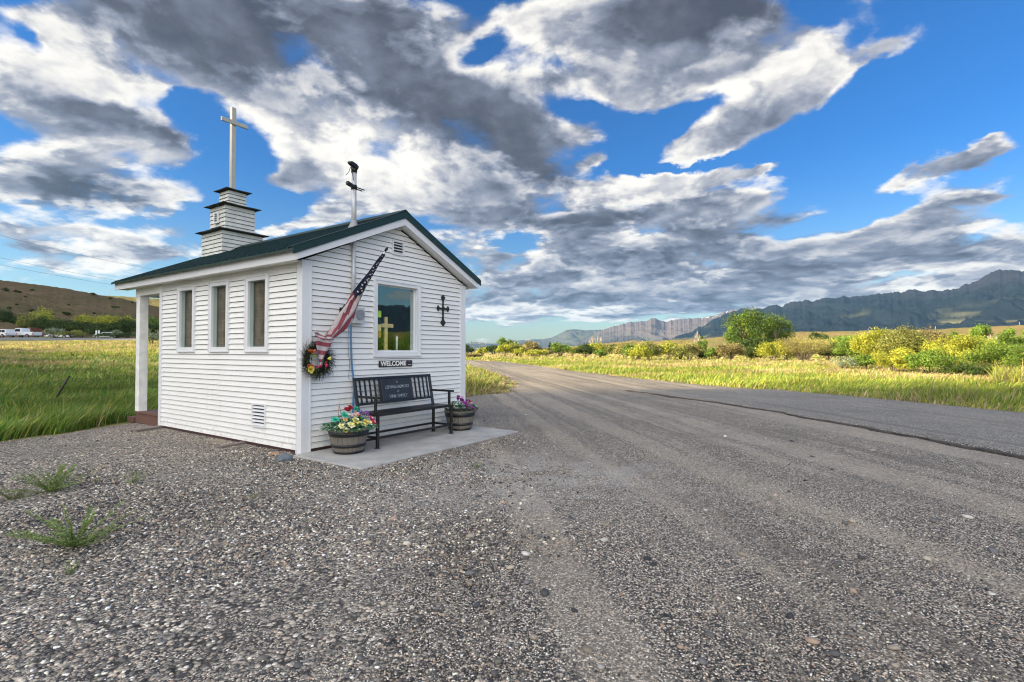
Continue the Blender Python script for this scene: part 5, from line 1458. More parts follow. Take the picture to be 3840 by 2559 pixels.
# right verge and meadow
def s_right(rng, N):
    r = np.exp(rng.uniform(math.log(8.), math.log(80), N)); az_ = np.radians(rng.uniform(-8, 56, N)); x, y = r * np.sin(az_), r * np.cos(az_)
    k = (x > edge_r(y) + .0 + (vnoise(x * 1.5, y * 1.5, 4) - .5) * .5); return x[k], y[k]
def c_right(x, y, rng):
    n = len(x); d = x - edge_r(y); f = fbm(x * .12, y * .30, 4, 52)
    p = np.clip(.05 + .62 * sstep(f + .22 * sstep(d, 2.5, 12), .52, .80) + .20 * (d < .4), 0, .92)
    pr = rng.random(n) < p
    return np.where(pr[:, None], pick(rng, STR, n), np.where((rng.random(n) < .78)[:, None], pick(rng, YG, n), pick(rng, GR, n)))
def h_right(x, y, rng):
    d = x - edge_r(y); return (.07 + .11 * sstep(d, 0, 1.5) + .12 * fbm(x * .3, y * .3, 3, 61)) * rng.uniform(.5, 1.3, len(x))
grass('grass', s_right, 300000, h_right, c_right, 13, (.24, -.02), wid=.0016, wmin=.003)
def s_far(rng, N):
    r = np.exp(rng.uniform(math.log(60), math.log(260), N)); az_ = np.radians(rng.uniform(-10, 56, N)); x, y = r * np.sin(az_), r * np.cos(az_)
    k = (x > np.interp(y, LRy, LRx) + 1); return x[k], y[k]
def c_far(x, y, rng):
    n = len(x); f = fbm(x * .03, y * .06, 4, 53); pr = rng.random(n) < .25 + .6 * sstep(f, .4, .6)
    return np.where(pr[:, None], pick(rng, STR, n), pick(rng, YG, n))
grass('grass', s_far, 60000, lambda x, y, rng: rng.uniform(.12, .32, len(x)), c_far, 14, (.25, 0), wid=.0045)
# reeds by the big shrubs on the right
def s_reed(rng, N):
    y = rng.uniform(19, 24, N); x = y * rng.uniform(.94, 1.14, N); return x, y
grass('reeds', s_reed, 1500, lambda x, y, rng: rng.uniform(.4, .85, len(x)), lambda x, y, rng: pick(rng, YG + [(.22, .17, .10), (.30, .24, .13)], len(x)), 15, (.05, 0), wid=.0012)

# ================================================================== shrubs and trees
FOL = attr_mat('foliage_leaf', .6, .24, .25)
BARK = mat('grey_bark', (.20, .165, .12), .9, var=.3, scale=3)
DBARK = mat('dark_bark', (.075, .06, .045), .9, var=.3, scale=3)
PAL = dict(
    cotton=[(.085,.15,.02),(.12,.195,.028),(.05,.095,.016),(.16,.22,.035)],
    yellow=[(.40,.40,.045),(.32,.35,.035),(.46,.43,.07),(.22,.28,.035)],
    green=[(0.131, 0.232, 0.032), (0.174, 0.275, 0.043), (0.087, 0.167, 0.029), (0.232, 0.304, 0.051)],
    dark=[(0.037, 0.069, 0.018), (0.056, 0.1, 0.022), (0.027, 0.05, 0.015), (0.088, 0.125, 0.025)],
    tan=[(0.38, 0.33, 0.1), (0.32, 0.31, 0.08), (0.42, 0.36, 0.16), (0.24, 0.24, 0.07)],
    brown=[(0.28, 0.21, 0.09), (0.2, 0.16, 0.07), (0.33, 0.27, 0.12), (0.24, 0.24, 0.07)],
    olive=[(0.257, 0.27, 0.068), (0.203, 0.23, 0.054), (0.324, 0.311, 0.095), (0.135, 0.162, 0.041)],
    sage=[(0.26, 0.312, 0.195), (0.208, 0.26, 0.156), (0.338, 0.377, 0.247), (0.156, 0.195, 0.117)])

def crown_mesh(rng, W_, H_, D_, z0, N, leaf, cols, nl=11, shape='round', upright=0.):
    """leaf faces spread through many overlapping clumps; returns V,F,C"""
    L = []
    for i in range(nl):
        for _ in range(30):
            p = rng.uniform(-1, 1, 3)
            if np.dot(p, p) < 1: break
        if shape == 'dome': p[2] = abs(p[2]) * 1.1 - .35
        if shape == 'cone': p[:2] *= np.clip(.95 - (p[2] + 1) * .42, .1, 1)
        L.append((p * .76, rng.uniform(.20, .40)))
    ctr = np.array([q[0] for q in L]); rad = np.array([q[1] for q in L])
    if shape == 'cone': rad = rad * np.clip(1.0 - (ctr[:, 2] + .7) * .35, .45, 1)
    k = rng.integers(nl, size=N)
    d = rng.normal(size=(N, 3)); d /= np.linalg.norm(d, axis=1)[:, None]
    r_ = rad[k] * (rng.random(N) ** .38) * (1 + .35 * (rng.random(N) < .12))
    P = ctr[k] + d * r_[:, None]
    if upright:
        ang = np.arctan2(P[:, 1], P[:, 0]); 
        P[:, :2] *= (1 - upright * .45 * (1 - (P[:, 2:3] + 1) / 2))
    tone = rng.uniform(.72, 1.25, nl)[k]
    P = P * np.array([W_ / 2, D_ / 2, H_ / 2]) * 1.02 + np.array([0, 0, z0 + H_ / 2])
    P[:, 2] = z0 + (P[:, 2] - z0) * (H_ / max(np.percentile(P[:, 2], 99) - z0, .01))
    P[:, 0] *= W_ * .5 / np.percentile(np.abs(P[:, 0]), 98)
    P[:, 2] = np.maximum(P[:, 2], .03)
    n1_ = d + rng.normal(0, .7, (N, 3)); n1_ /= np.linalg.norm(n1_, axis=1)[:, None]
    t1 = np.cross(n1_, rng.normal(size=(N, 3))); t1 /= np.linalg.norm(t1, axis=1)[:, None]
    if upright: t1 = t1 * (1 - upright) + np.array([0, 0, 1.]) * upright + d * .3; t1 /= np.linalg.norm(t1, axis=1)[:, None]
    t2 = np.cross(n1_, t1); t2 /= np.maximum(np.linalg.norm(t2, axis=1)[:, None], 1e-6)
    s = leaf * rng.uniform(.6, 1.35, N)[:, None]; asp = .42 if upright < .3 else .22
    V = np.stack([P - t1 * s * .6, P + t2 * s * asp, P + t1 * s * .7, P - t2 * s * asp], 1)
    F = np.arange(N * 4).reshape(-1, 4)
    cols = np.array(cols); C = cols[rng.integers(len(cols), size=N)] * (tone * rng.uniform(.75, 1.3, N))[:, None]
    return V.reshape(-1, 3), F, np.repeat(C, 4, 0), ctr, rad
def shrub(label, cx_, base, top, w, pal, seed, Y=None, leafk=1., shape='dome', nl=None, name='shrub', cat='shrub', group=None, dens=1., twigs=0, upright=0., stem_mat=None, zg=None, xy=None):
    if xy: x, y = xy; z = float(ground_z(x, y)); H_ = top; W_ = w
    else:
        if Y is None: x, y = on_ground(cx_, base)
        else: x, y, _ = at_depth(cx_, base, Y)
        z = float(ground_z(x, y)) if zg is None else zg
        H_ = at_depth(cx_, top, y)[2] - z; W_ = w * 1.22 * y / 1915
    rng = np.random.default_rng(seed)
    ro = thing(name, label, cat, (x, y, z), 0, group)
    leaf = max(.04, y * .0019) * leafk
    N = int(np.clip(8.5 * H_ * W_ / leaf ** 2 * dens, 900, 26000))
    nl_ = nl or int(np.clip(14 + W_ * H_ * 1.8, 18, 48))
    V, F, C, ctr, rad = crown_mesh(rng, W_, H_, W_ * .8, 0.0, N, leaf, PAL[pal] if isinstance(pal, str) else pal, nl_, shape, upright)
    np_mesh('foliage', V, F, FOL, ro, C)
    mb = MB(); ns = 9 + twigs
    for i in range(ns):
        c_ = ctr[rng.integers(len(ctr))] * np.array([W_ / 2, W_ * .4, H_ / 2]) + np.array([0, 0, H_ / 2])
        if twigs: c_ = np.array([rng.uniform(-.48, .48) * W_, rng.uniform(-.3, .3) * W_, H_ * rng.uniform(.7, 1.04)])
        p0 = Vector((c_[0] * .12, c_[1] * .12, -.02)); p3 = Vector(c_); p1 = p0.lerp(p3, .35) + Vector((0, 0, H_ * .12)); p2 = p0.lerp(p3, .7) + Vector((0, 0, H_ * .08))
        r0 = max(.012, y * .00042) * (1 if not twigs else .8)
        mb.tube([p0, p1, p2, p3], [r0 * 1.5, r0 * 1.2, r0 * .8, r0 * .4], 5, cap=False)
    mb.build('stem', stem_mat or (BARK if pal in ('tan', 'brown', 'yellow') else DBARK), ro)
    return ro
def tree(label, cx_, base, top, w, pal, seed, Y, crown0=.25, shape='round', bark=None, limbs=9, dens=1., name='tree', nl=26, leafk=1., group=None, zg=None):
    x, y, _ = at_depth(cx_, base, Y); z = float(ground_z(x, y)); H_ = at_depth(cx_, top, y)[2] - z; W_ = w * 1.15 * y / 1915
    rng = np.random.default_rng(seed); ro = thing(name, label, 'tree', (x, y, z), 0, group)
    leaf = max(.06, y * .0019) * leafk; z0 = H_ * crown0; Hc = H_ - z0
    N = int(np.clip(10.0 * Hc * W_ / leaf ** 2 * dens, 900, 42000))
    V, F, C, ctr, rad = crown_mesh(rng, W_, Hc, W_ * .9, z0, N, leaf, PAL[pal], nl, shape)
    np_mesh('crown', V, F, FOL, ro, C)
    mb = MB(); r0 = H_ * .028
    trunk = [Vector((0, 0, -.1)), Vector((.02 * H_, 0, H_ * .2)), Vector((-.015 * H_, .01 * H_, H_ * .45)), Vector((.01 * H_, 0, H_ * .78))]
    mb.tube(trunk, [r0 * 1.3, r0, r0 * .75, r0 * .3], 8)
    for i in range(limbs):
        c_ = ctr[i % len(ctr)] * np.array([W_ / 2, W_ * .45, Hc / 2]) + np.array([0, 0, z0 + Hc / 2]); p3 = Vector(c_)
        p0 = trunk[1].lerp(trunk[2], rng.random()); p1 = p0.lerp(p3, .4) + Vector((0, 0, -H_ * .01)); p2 = p0.lerp(p3, .75) + Vector((0, 0, H_ * .02))
        mb.tube([p0, p1, p2, p3], [r0 * .5, r0 * .38, r0 * .25, r0 * .1], 6, cap=False)
    mb.build('trunk', bark or BARK, ro)
    return ro
def bare_tree(label, cx_, base, top, w, Y, seed, col=(.42, .36, .30)):
    x, y, _ = at_depth(cx_, base, Y); z = float(ground_z(x, y)); H_ = at_depth(cx_, top, y)[2] - z; W_ = w * y / 1915
    rng = random.Random(seed); ro = thing('bare_tree', label, 'tree', (x, y, z)); mb = MB(); r0 = y * .0005
    m_ = mat('bleached_deadwood', col, .8)
    tr = MB(); tr.tube([(0, 0, 0), (.05, 0, H_ * .3), (0, 0, H_ * .55)], [r0 * 2.6, r0 * 2, r0 * 1.6], 6); tr.build('trunk', m_, ro)
    for i in range(15):
        a = rng.uniform(-1, 1); p0 = Vector((0, 0, H_ * rng.uniform(.2, .5))); p3 = Vector((a * W_ * .5, rng.uniform(-.3, .3) * W_, H_ * rng.uniform(.7, 1.0) * (1 - .15 * abs(a))))
        p1 = p0.lerp(p3, .5) + Vector((a * W_ * .08, 0, 0)); mb.tube([p0, p1, p3], [r0 * 1.3, r0, r0 * .5], 5, cap=False)
        for k in range(3):
            q0 = p1.lerp(p3, rng.random()); q1 = q0 + Vector((rng.uniform(-.12, .12) * W_, rng.uniform(-.1, .1) * W_, H_ * rng.uniform(.05, .16))); mb.tube([q0, q1], [r0 * .7, r0 * .35], 4, cap=False)
    mb.build('branch', m_, ro)

# ---- right of the road, far to near
shrub('dark shrub touching the chapel\'s right edge in the distance', 1748, 1334, 1293, 46, 'dark', 101, Y=150)
shrub('small yellow green shrub near the road bend, left of the two trees', 1808, 1335, 1305, 34, 'yellow', 102, Y=128)
shrub('low brown scrub at the foot of the small yellow green shrub', 1772, 1345, 1326, 60, 'brown', 103, Y=92)
shrub('wide dark thicket behind the small yellow green shrub', 1850, 1332, 1296, 72, 'dark', 104, Y=165)
tree('rounded green tree with flat top, the tallest one near the road bend', 1902, 1335, 1270, 62, 'green', 105, 150, .1, nl=16)
shrub('yellow green shrub below the flat topped green tree', 1893, 1338, 1291, 52, 'yellow', 106, Y=118)
shrub('bushy olive shrub right of the flat topped green tree', 1940, 1338, 1288, 70, 'olive', 107, Y=120)
shrub('small bright yellow shrub in front of the olive shrub', 1951, 1341, 1305, 42, 'yellow', 108, Y=104)
shrub('greyish brown leafless looking shrub with dark heart', 1997, 1340, 1284, 56, 'brown', 109, Y=108, twigs=14)
tree('dark round tree top behind the greyish brown shrub', 1978, 1332, 1283, 40, 'dark', 110, 190, .1, nl=10)
tree('small dark tree standing alone on the skyline before the low hills', 2068, 1330, 1286, 18, 'dark', 111, 190, .3, nl=8)
shrub('dark green line of brush before the lone skyline tree', 2058, 1334, 1307, 80, 'dark', 112, Y=175)
shrub('low reddish brown scrub left of the round green shrub', 2050, 1338, 1309, 60, 'brown', 113, Y=112)
shrub('round dense green shrub standing in the pale meadow', 2100, 1337, 1287, 58, 'green', 114, Y=112)
shrub('small yellow green shrub right of the round dense green shrub', 2146, 1336, 1300, 38, 'yellow', 115, Y=116)
shrub('broad dark green shrub below the bare tree', 2196, 1343, 1292, 68, 'dark', 116, Y=92)
shrub('yellow green shrub at the right foot of the bare tree', 2240, 1337, 1286, 64, 'yellow', 117, Y=112)
shrub('low round green shrub at the edge of the straw meadow', 2253, 1344, 1313, 42, 'green', 118, Y=86)
bare_tree('bleached bare tree with spreading branches above the shrubs', 2232, 1330, 1250, 50, 120, 119)
shrub('dark distant thicket behind the straw meadow, left of the tall willows', 2320, 1328, 1294, 120, 'dark', 120, Y=180)
shrub('second dark distant thicket with pale trunks behind the meadow', 2290, 1330, 1300, 70, 'olive', 121, Y=165)
shrub('pale olive willow at the left end of the tall willow row', 2342, 1352, 1290, 62, 'tan', 122, Y=72)
shrub('green willow shrub with dark base in the tall willow row', 2380, 1354, 1292, 80, 'green', 123, Y=66)
shrub('yellow crowned willow shrub, widest of the tall willow row', 2432, 1357, 1284, 92, 'olive', 124, Y=62)
shrub('bright yellow willow right of the widest willow', 2512, 1354, 1285, 98, 'yellow', 125, Y=66)
shrub('pale tan willow in front of the dead topped poplar', 2585, 1355, 1288, 72, 'tan', 126, Y=63)
tree('slim poplar with a dead grey top', 2632, 1350, 1262, 34, 'green', 127, 80, .12, 'cone', nl=12)
bare_tree('dead grey branches of the slim poplar crown', 2612, 1345, 1238, 34, 82, 128, (.36, .33, .30))
shrub('low dark shrub between the pale willow and the tan willow', 2658, 1356, 1316, 72, 'dark', 129, Y=64)
shrub('rounded tan brown willow left of the big cottonwoods', 2735, 1358, 1290, 92, 'brown', 130, Y=61, twigs=26)
tree('small pointed evergreen left of the big cottonwoods', 2741, 1348, 1228, 44, 'green', 131, 84, .05, 'cone', DBARK, nl=14)
tree('big round cottonwood with forked pale limbs', 2812, 1350, 1165, 132, 'cotton', 132, 86, .12, bark=mat('pale_bark', (.34, .29, .20), .85), limbs=18, nl=46, dens=.75)
tree('second big cottonwood with a smooth rounded crown', 2912, 1350, 1184, 98, 'cotton', 133, 90, .12, bark=mat('pale_bark', (.34, .29, .20), .85), limbs=14, nl=36, dens=.75)
shrub('dark green thicket under the big cottonwoods', 2850, 1350, 1272, 190, 'dark', 134, Y=80)
shrub('low dark shrub in the grass below the big round cottonwood', 2820, 1356, 1304, 68, 'dark', 135, Y=64)
shrub('bright yellow willow right of the low dark shrub', 2896, 1361, 1283, 96, 'yellow', 136, Y=58)
shrub('fan shaped tan willow with upright golden stems', 3012, 1362, 1266, 150, 'tan', 137, Y=57, twigs=60, upright=.5)
tree('dark round tree behind the fan shaped willow', 3073, 1340, 1250, 62, 'dark', 138, 110, .1, nl=12)
tree('wide green treetop line behind the dark green shrub', 3170, 1335, 1262, 150, 'green', 139, 125, .05, nl=22)
shrub('dark green shrub right of the fan shaped willow', 3148, 1360, 1284, 105, 'dark', 140, Y=58)
shrub('leaning green willow above the bright small shrub', 3200, 1372, 1268, 110, 'green', 141, Y=47)
shrub('pale silvery willow seedling in the meadow', 3165, 1398, 1338, 78, 'sage', 142, Y=32, dens=.35)
shrub('bright green small shrub in front of the tall willow thicket', 3248, 1394, 1332, 92, 'green', 143, Y=33)
shrub('tall yellow green willow, left part of the big thicket', 3290, 1385, 1240, 130, 'yellow', 144, Y=40)
shrub('tall olive willow with brown twigs in the big thicket', 3395, 1390, 1236, 150, 'olive', 145, Y=38, twigs=40)
shrub('brown twiggy dead topped willow crowning the big thicket', 3465, 1388, 1240, 150, 'brown', 146, Y=41, twigs=60)
shrub('pale yellow willow low in front of the big thicket', 3352, 1400, 1308, 120, 'yellow', 147, Y=30, dens=.7)
shrub('dense green shrub casting a dark shadow in front of the thicket', 3490, 1418, 1316, 130, 'green', 148, Y=25.5)
shrub('bright yellow willow between the thicket and the dark green shrub', 3600, 1395, 1262, 165, 'yellow', 149, Y=35)
tree('slender green tree rising behind the bright yellow willow', 3680, 1350, 1222, 66, 'green', 150, 64, .2, nl=14)
tree('small green tree on the skyline left of the slender green tree', 3570, 1345, 1247, 44, 'green', 151, 80, .2, nl=10)
bare_tree('pale bare branches beside the slender green tree', 3712, 1340, 1250, 44, 60, 152, (.45, .40, .30))
tree('green tree on the skyline at the right edge of the picture', 3812, 1350, 1236, 90, 'green', 153, 66, .15, nl=16)
shrub('big dark green shrub at the right edge of the picture', 3790, 1408, 1284, 210, 'green', 154, Y=28, nl=30)
shrub('wide yellow shrub behind the big dark green shrub', 3700, 1385, 1275, 150, 'yellow', 155, Y=38)
shrub('dark low brush between the dense green shrub and the reeds', 3640, 1420, 1368, 150, 'dark', 156, Y=25)
for lb, cx_, bs, tp, w_, pl, sd, Y_ in (
    ('yellow green shrub filling the gap left of the widest willow', 2395, 1356, 1296, 70, 'yellow', 161, 60),
    ('olive shrub filling the gap between the bright yellow willow and the pale tan willow', 2552, 1356, 1298, 60, 'olive', 162, 62),
    ('bright shrub wedged between the bright yellow willow and the fan shaped willow', 2950, 1362, 1300, 70, 'yellow', 163, 58),
    ('yellow willow crown showing above the dark green shrub', 3105, 1360, 1276, 90, 'yellow', 164, 60),
    ('golden willow crown in the middle of the big thicket', 3330, 1385, 1252, 120, 'yellow', 165, 43),
    ('yellow green willow low at the right side of the big thicket', 3540, 1400, 1300, 120, 'yellow', 166, 33),
    ('tall green willow behind the dense green shrub', 3520, 1388, 1262, 130, 'green', 167, 42),
    ('yellow shrub under the slender green tree', 3660, 1390, 1290, 120, 'yellow', 168, 36),
    ('pale yellow brush at the foot of the big thicket', 3420, 1404, 1330, 130, 'yellow', 169, 29),
    ('green willow crown left of the slender green tree', 3610, 1380, 1268, 90, 'green', 170, 44),
    ('low yellow shrub at the far left of the straw meadow', 2010, 1340, 1312, 70, 'yellow', 171, 100),
    ('green shrub closing the row left of the rounded tan brown willow', 2690, 1357, 1302, 70, 'green', 172, 62)):
    shrub(lb, cx_, bs, tp, w_, pl, sd, Y=Y_)
# beyond the right edge of the frame, seen in the window glass
rs = random.Random(4)
for k in range(11):
    a = R(49 + k * 5.6); d = rs.uniform(30, 48)
    shrub('shrub mirrored in the lower part of the chapel window', 0, 0, rs.uniform(1.8, 3.2), rs.uniform(4.5, 7), rs.choice(['olive', 'green', 'tan']), 300 + k, xy=(d * math.sin(a), d * math.cos(a)), group='shrubs mirrored in the chapel window', leafk=1.8)

# ---- beyond the field on the left
for args in [
    ('dark evergreen shrub at the far left end of the hedge', 16, 1238, 1166, 78, 'dark', 201, 128),
    ('dull green shrub second from the left end of the hedge', 62, 1240, 1186, 60, 'dark', 202, 128),
    ('grey green shrub behind the white pickup', 105, 1242, 1178, 62, 'olive', 203, 126),
    ('shrub with a bright yellow top behind the rusty truck', 158, 1244, 1165, 72, 'yellow', 204, 132),
    ('dark shrub in front of the yellow topped shrub', 168, 1246, 1194, 80, 'dark', 205, 122),
    ('long dark hedge shrub right of the rusty truck', 235, 1252, 1200, 100, 'dark', 206, 122),
    ('bright yellow green shrub, the roundest top in the hedge', 318, 1240, 1184, 72, 'yellow', 207, 134),
    ('dark shrub below the roundest yellow green top', 300, 1256, 1208, 110, 'dark', 208, 120),
    ('small bright yellow shrub top between two larger ones', 357, 1246, 1206, 22, 'yellow', 209, 126),
    ('wide yellow green shrub left of the porch post', 415, 1242, 1187, 84, 'yellow', 210, 132),
    ('dark shrub below the wide yellow green shrub', 405, 1260, 1212, 110, 'dark', 211, 118),
    ('dark green shrub behind the porch post', 478, 1262, 1198, 90, 'dark', 212, 118),
    ('yellow green shrub seen just left of the porch post', 478, 1246, 1190, 50, 'yellow', 213, 128),
    ('bright green shrub between the porch post and the chapel wall', 562, 1256, 1192, 62, 'green', 214, 126),
    ('dark shrub between the porch post and the chapel wall', 560, 1264, 1216, 80, 'dark', 215, 112)]:
    lb, cx_, bs, tp, w_, pl, sd, Y_ = args
    shrub(lb, cx_, bs, tp, w_, pl, sd, Y=Y_, leafk=.9)
for args in [
    ('dark low brush in front of the half hidden white cars', 435, 1274, 1250, 120, 'dark', 225, 96),
    ('silvery sage bush beside the highway in front of the rusty truck', 205, 1262, 1232, 66, 'sage', 221, 97),
    ('dull green roadside bush right of the silvery sage bush', 270, 1264, 1240, 80, 'olive', 222, 97),
    ('small silvery sage bush left of the porch post', 442, 1272, 1238, 34, 'sage', 223, 95),
    ('silvery sage bush between the porch post and the wall', 567, 1296, 1236, 56, 'sage', 224, 62)]:
    lb, cx_, bs, tp, w_, pl, sd, Y_ = args
    shrub(lb, cx_, bs, tp, w_, pl, sd, Y=Y_, leafk=.8)

# dark shrubs on the brown hill
from mathutils.bvhtree import BVHTree
bv = BVHTree.FromPolygons([v.co.copy() for v in LH.data.vertices], [tuple(p.vertices) for p in LH.data.polygons])
rs = random.Random(6)
spots = [(22, 1093, 20), (60, 1096, 16), (72, 1099, 14), (120, 1091, 15), (98, 1115, 10), (34, 1158, 14), (64, 1144, 9), (348, 1110, 24), (257, 1146, 10), (250, 1183, 28), (425, 1156, 16), (440, 1154, 12), (413, 1122, 12), (354, 1177, 10), (120, 1169, 18), (20, 1083, 8), (497, 1137, 10), (200, 1181, 10), (177, 1168, 9), (548, 1180, 9)]
for k, (px_, py_, w_) in enumerate(spots):
    d = Vector(ray(px_, py_)); hit = bv.ray_cast(Vector((0, 0, CAM_H)), d.normalized())
    if hit[0] is None: continue
    p = hit[0]; wr_ = w_ * p.y / 1915; rng = np.random.default_rng(400 + k)
    ro = thing('hill_shrub', ['dark low shrub dotting the brown hillside'][0], 'shrub', p, 0, 'dark shrubs scattered on the brown hill')
    V, F, C, *_ = crown_mesh(rng, wr_, wr_ * .5, wr_ * .8, -.1, 420, .3, PAL['dark'], 7, 'dome'); np_mesh('foliage', V, F, FOL, ro, C)

# ================================================================== vehicles by the hedge
WPAINT = mat('white_car_paint', (.68, .70, .74), .3, spec=.6, var=.03)
CGLASS = mat('dark_car_glass', (.035, .04, .055), .08, spec=.8, var=.2)
TYRE = mat('black_tyre', (.02, .02, .02), .9); RIM = mat('steel_rim', (.32, .32, .33), .4, .6)
RUST = mat('rusty_truck_paint', (.16, .062, .032), .85, var=.5, scale=1.5, dirt=(.07, .035, .025), dirt_amt=.7); TAIL = mat('red_tail_light', (.40, .02, .03), .3)
def vehicle(name, label, cat, px_, pb, Y_, L, W_, body, cab, wins, wheels, wr_, paint, head=R(180), bed=None, extra=None):
    x, y, z = at_depth(px_, pb, Y_); ro = thing(name, label, cat, (x, y, float(ground_z(x, y)) - .02), head)
    mb = MB(); mb.prism(body, -W_ / 2, W_ / 2); import bmesh
    bo = mb.build('body', paint, ro)
    md = bo.modifiers.new('soft_edges', 'BEVEL'); md.width = .06; md.segments = 3; md.limit_method = 'ANGLE'
    mb = MB()
    for f in cab: mb.prism(f, -W_ * .44, W_ * .44)
    co_ = mb.build('cab', paint, ro); md = co_.modifiers.new('soft_edges', 'BEVEL'); md.width = .07; md.segments = 3; md.limit_method = 'ANGLE'
    for q in wins:
        for s_ in (-1, 1):
            mb = MB(); yy = s_ * (W_ * .44 + .004); mb.prism(q, min(yy, yy + s_ * .012), max(yy, yy + s_ * .012)); mb.build('window', CGLASS, ro)
    for wx in wheels:
        for s_ in (-1, 1):
            mb = MB(); M = Matrix.Translation((wx, s_ * (W_ / 2 - .02), wr_)) @ Matrix.Rotation(R(90), 4, 'X')
            mb.lathe([(wr_ * .6, -.10), (wr_ * .92, -.11), (wr_, -.07), (wr_, .07), (wr_ * .92, .11), (wr_ * .6, .10)], 20)
            mb.v = [tuple(M @ Vector(v)) for v in mb.v]; ty = mb.build('tyre', TYRE, ro)
            mb = MB(); mb.lathe([(.02, .09), (wr_ * .3, .115), (wr_ * .58, .112), (wr_ * .58, -.112), (wr_ * .3, -.115), (.02, -.09)], 16); mb.v = [tuple(M @ Vector(v)) for v in mb.v]; mb.build('rim', RIM, ty)
            ar = MB(); n = 14; q = [(wx + (wr_ + .07) * math.cos(math.pi * i / n), wr_ + (wr_ + .07) * math.sin(math.pi * i / n)) for i in range(n + 1)]
            yy = s_ * (W_ / 2 + .003); ar.prism(q, min(yy, yy + s_ * .004), max(yy, yy + s_ * .004)); ar.build('wheel_arch', TYRE, ro)
    xr = min(p[0] for p in body)
    for s_ in (-1, 1):
        mb = MB(); mb.box(xr - .015, xr + .10, s_ * W_ / 2 - .10, s_ * W_ / 2 + .012, .75, 1.0); mb.build('tail_light', TAIL, ro)
    mb = MB(); mb.bbox(xr - .12, xr - .03, -W_ * .45, W_ * .45, .42, .58, .03); mb.build('bumper', RIM if paint is not RUST else RUST, ro)
    return ro
# profiles: x forward, z up
vehicle('suv', 'white sport utility car at the left edge of the picture beside the pickup', 'suv', 8, 1249, 104, 4.7, 1.85,
    [(-2.35, .45), (-2.38, .95), (-2.25, 1.08), (1.0, 1.05), (2.2, .92), (2.38, .7), (2.35, .42)],
    [[(-2.28, 1.0), (-2.05, 1.66), (-1.8, 1.72), (.3, 1.72), (.55, 1.66), (1.15, 1.02)]],
    [[(-2.0, 1.10), (-1.85, 1.58), (-1.05, 1.60), (-1.05, 1.10)], [(-.95, 1.10), (-.95, 1.60), (-.2, 1.60), (-.2, 1.10)], [(-.1, 1.10), (-.1, 1.60), (.35, 1.58), (.75, 1.10)]], (-1.45, 1.45), .36, WPAINT, R(168))
vehicle('pickup_truck', 'white pickup truck with a canopy cab parked between the car and the rusty truck', 'pickup truck', 92, 1249, 107, 5.9, 1.95,
    [(-3.1, .62), (-3.12, 1.32), (-.25, 1.34), (-.2, 1.36), (1.9, 1.30), (2.75, 1.22), (2.8, .6)],
    [[(-.35, 1.3), (-.30, 2.02), (-.1, 2.10), (1.1, 2.10), (1.3, 2.02), (1.75, 1.28)]],
    [[(.0, 1.40), (.0, 1.95), (1.1, 1.95), (1.45, 1.40)]], (-1.85, 1.95), .42, WPAINT, R(172))
rt = vehicle('flatbed_truck', 'rusty brown old flatbed truck half hidden behind the white pickup', 'truck', 150, 1246, 114, 7.0, 2.2,
    [(-3.8, .95), (-3.8, 1.25), (.9, 1.30), (1.0, 1.5), (3.2, 1.45), (3.4, .8), (3.3, .7)],
    [[(1.0, 1.4), (1.05, 2.45), (2.1, 2.50), (2.6, 1.45)]], [[(1.3, 1.6), (1.35, 2.3), (2.0, 2.3), (2.3, 1.6)]], (-2.4, 2.4), .48, RUST, R(175))
mb = MB()
for xx in (-3.7, -2.9, -2.1, -1.3, -.5, .4): mb.box(xx, xx + .09, -1.05, -.99, 1.3, 2.0); mb.box(xx, xx + .09, .99, 1.05, 1.3, 2.0)
mb.box(-3.75, .6, -1.10, -1.055, 1.45, 1.65); mb.box(-3.75, .6, -1.10, -1.055, 1.75, 1.95); mb.box(.55, .7, -1.0, 1.0, 1.3, 2.3)
mb.build('stake_side', RUST, rt)
sedan = ([(-2.2, .38), (-2.22, .85), (-1.4, .95), (1.0, .92), (2.1, .78), (2.2, .4)], [[(-1.5, .9), (-1.0, 1.38), (.3, 1.40), (1.0, .9)]], [[(-1.2, .95), (-.9, 1.30), (-.3, 1.32), (-.3, .95)], [(-.2, .95), (-.2, 1.32), (.25, 1.32), (.7, .95)]], (-1.3, 1.35), .32)
vehicle('car', 'white car mostly hidden behind the silvery sage bush', 'car', 225, 1250, 108, 4.4, 1.75, *sedan, WPAINT, R(190))
vehicle('car', 'white car parked under the hedge between the marker panels and the sage bush', 'car', 398, 1266, 110, 4.4, 1.75, *sedan, WPAINT, R(200))
for k, (px_, lb) in enumerate(((361, 'white upright marker panel by the highway, left one of the pair'), (371, 'white upright marker panel by the highway, right one of the pair'))):
    x, y, z = at_depth(px_, 1266, 97); gz_ = float(ground_z(x, y)); top = at_depth(px_, 1240, 97)[2]
    s_ = thing('roadside_marker', lb, 'marker panel', (x, y, gz_), 0, 'pair of white marker panels')
    mb = MB(); mb.bbox(-.17, .17, -.02, .02, (top - gz_) * .25, top - gz_, .01); mb.build('panel', WPAINT, s_)
    mb = MB(); mb.box(-.04, .04, .021, .06, -.1, (top - gz_) * .8); mb.build('post', GAL, s_)

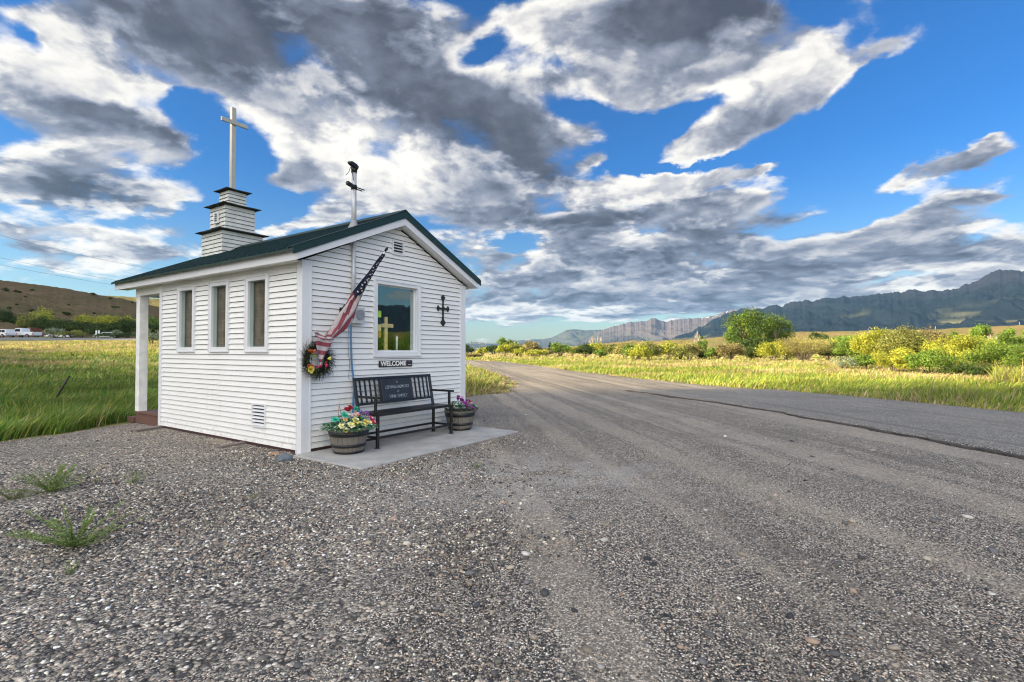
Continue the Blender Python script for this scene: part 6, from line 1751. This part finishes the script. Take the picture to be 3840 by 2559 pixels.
# ================================================================== fence, poles, wires
px0 = at_depth(188, 1524, 12.2); gz0 = float(ground_z(px0[0], px0[1]))
fe = thing('wire_fence', 'sagging barbed wire fence with one leaning dark steel post in the tall grass', 'fence', (px0[0], px0[1], gz0))
top = Vector(at_depth(260, 1411, 12.0)) - Vector((px0[0], px0[1], gz0))
d = top.normalized()
mb = MB(); mb.tube([Vector((0, 0, 0)) - d * .25, d * top.length], .021, 6); mb.box(-.004, .004, -.03, .03, 0, .01); mb.build('post', mat('dark_steel_post', (.03, .022, .022), .7, var=.3), fe)
for f, (pl, pr) in zip((.93, .62, .30), (((-200, 1478), (1000, 1408)), ((-200, 1500), (1000, 1432)), ((-200, 1540), (1000, 1462)))):
    A = Vector(at_depth(pl[0], pl[1], 11.2)) - fe.location; B_ = Vector(at_depth(pr[0], pr[1], 15.5)) - fe.location; Mid = d * top.length * f
    pts = []
    for q in np.linspace(0, 1, 9): p = A.lerp(Mid, q); p.z -= .10 * math.sin(math.pi * q); pts.append(p)
    for q in np.linspace(.1, 1, 9): p = Mid.lerp(B_, q); p.z -= .06 * math.sin(math.pi * q); pts.append(p)
    MB().tube(pts, .0035, 4, cap=False).build('wire', mat('rusty_wire', (.05, .038, .03), .8), fe)
WIRE = mat('dark_cable', (.10, .11, .14), .7)
for k, (a, b_, lb) in enumerate((((0, 967), (440, 1053), 'middle of the three thin power lines crossing the sky at left'), ((0, 994), (440, 1071), 'lowest of the three thin power lines crossing the sky at left'), ((261, 947), (563, 1008), 'highest and faintest power line, running down towards the chapel roof'))):
    A = Vector(at_depth(a[0], a[1], 66)); B_ = Vector(at_depth(b_[0], b_[1], 84)); D_ = B_ - A
    pts = []
    for q in np.linspace(-.8, 2.2, 31):
        p = A + D_ * q; p.z += .35 * (q - .0) * (q - 1.0); pts.append(p)
    o = MB().tube(pts, .015, 5, cap=False).build('power_line', WIRE); tag(o, lb, 'power line')
pole = thing('utility_pole', 'thin distant utility pole right of the chapel on the horizon', 'utility pole', (0, 0, 0), 0, 'row of distant utility poles'); MB().tube([(0, 0, -.2), (0, 0, 5.6)], [.12, .09], 6).build('post', DBARK, pole); MB().box(-.9, .9, -.06, .06, 5.0, 5.15).build('crossarm', DBARK, pole)
for k, px_ in enumerate((1769, 1781, 1791, 1803, 1811)):
    p = pole if k == 0 else copy_tree(pole); x, y, z = at_depth(px_, 1316, 225 + k * 8); p.location = (x, y, 0)
for px_, py_, h, lb in ((3256, 1243, 9, 'small pale tower on the crest of the dry hills, middle one'), (3508, 1236, 10, 'small pale tower on the crest of the dry hills, right of the middle one'), (3823, 1216, 7, 'tiny pale tower on the dry hills at the right edge')):
    x, y, z = at_depth(px_, py_ + 4, 545); o = MB().tube([(0, 0, -14), (0, 0, h * .45)], [.16, .10], 6).build('tower', mat('pale_tower', (.6, .6, .6), .6)); o.location = (x, y, z); tag(o, lb, 'tower')
x, y = on_ground(1966, 1352); o = MB().tube([(0, 0, 0), (.01, 0, 1.3)], .035, 6).build('marker_stake', mat('yellow_stake', (.55, .42, .15), .7)); o.location = (x, y, 0); tag(o, 'slim yellowish marker stake at the far roadside', 'stake')
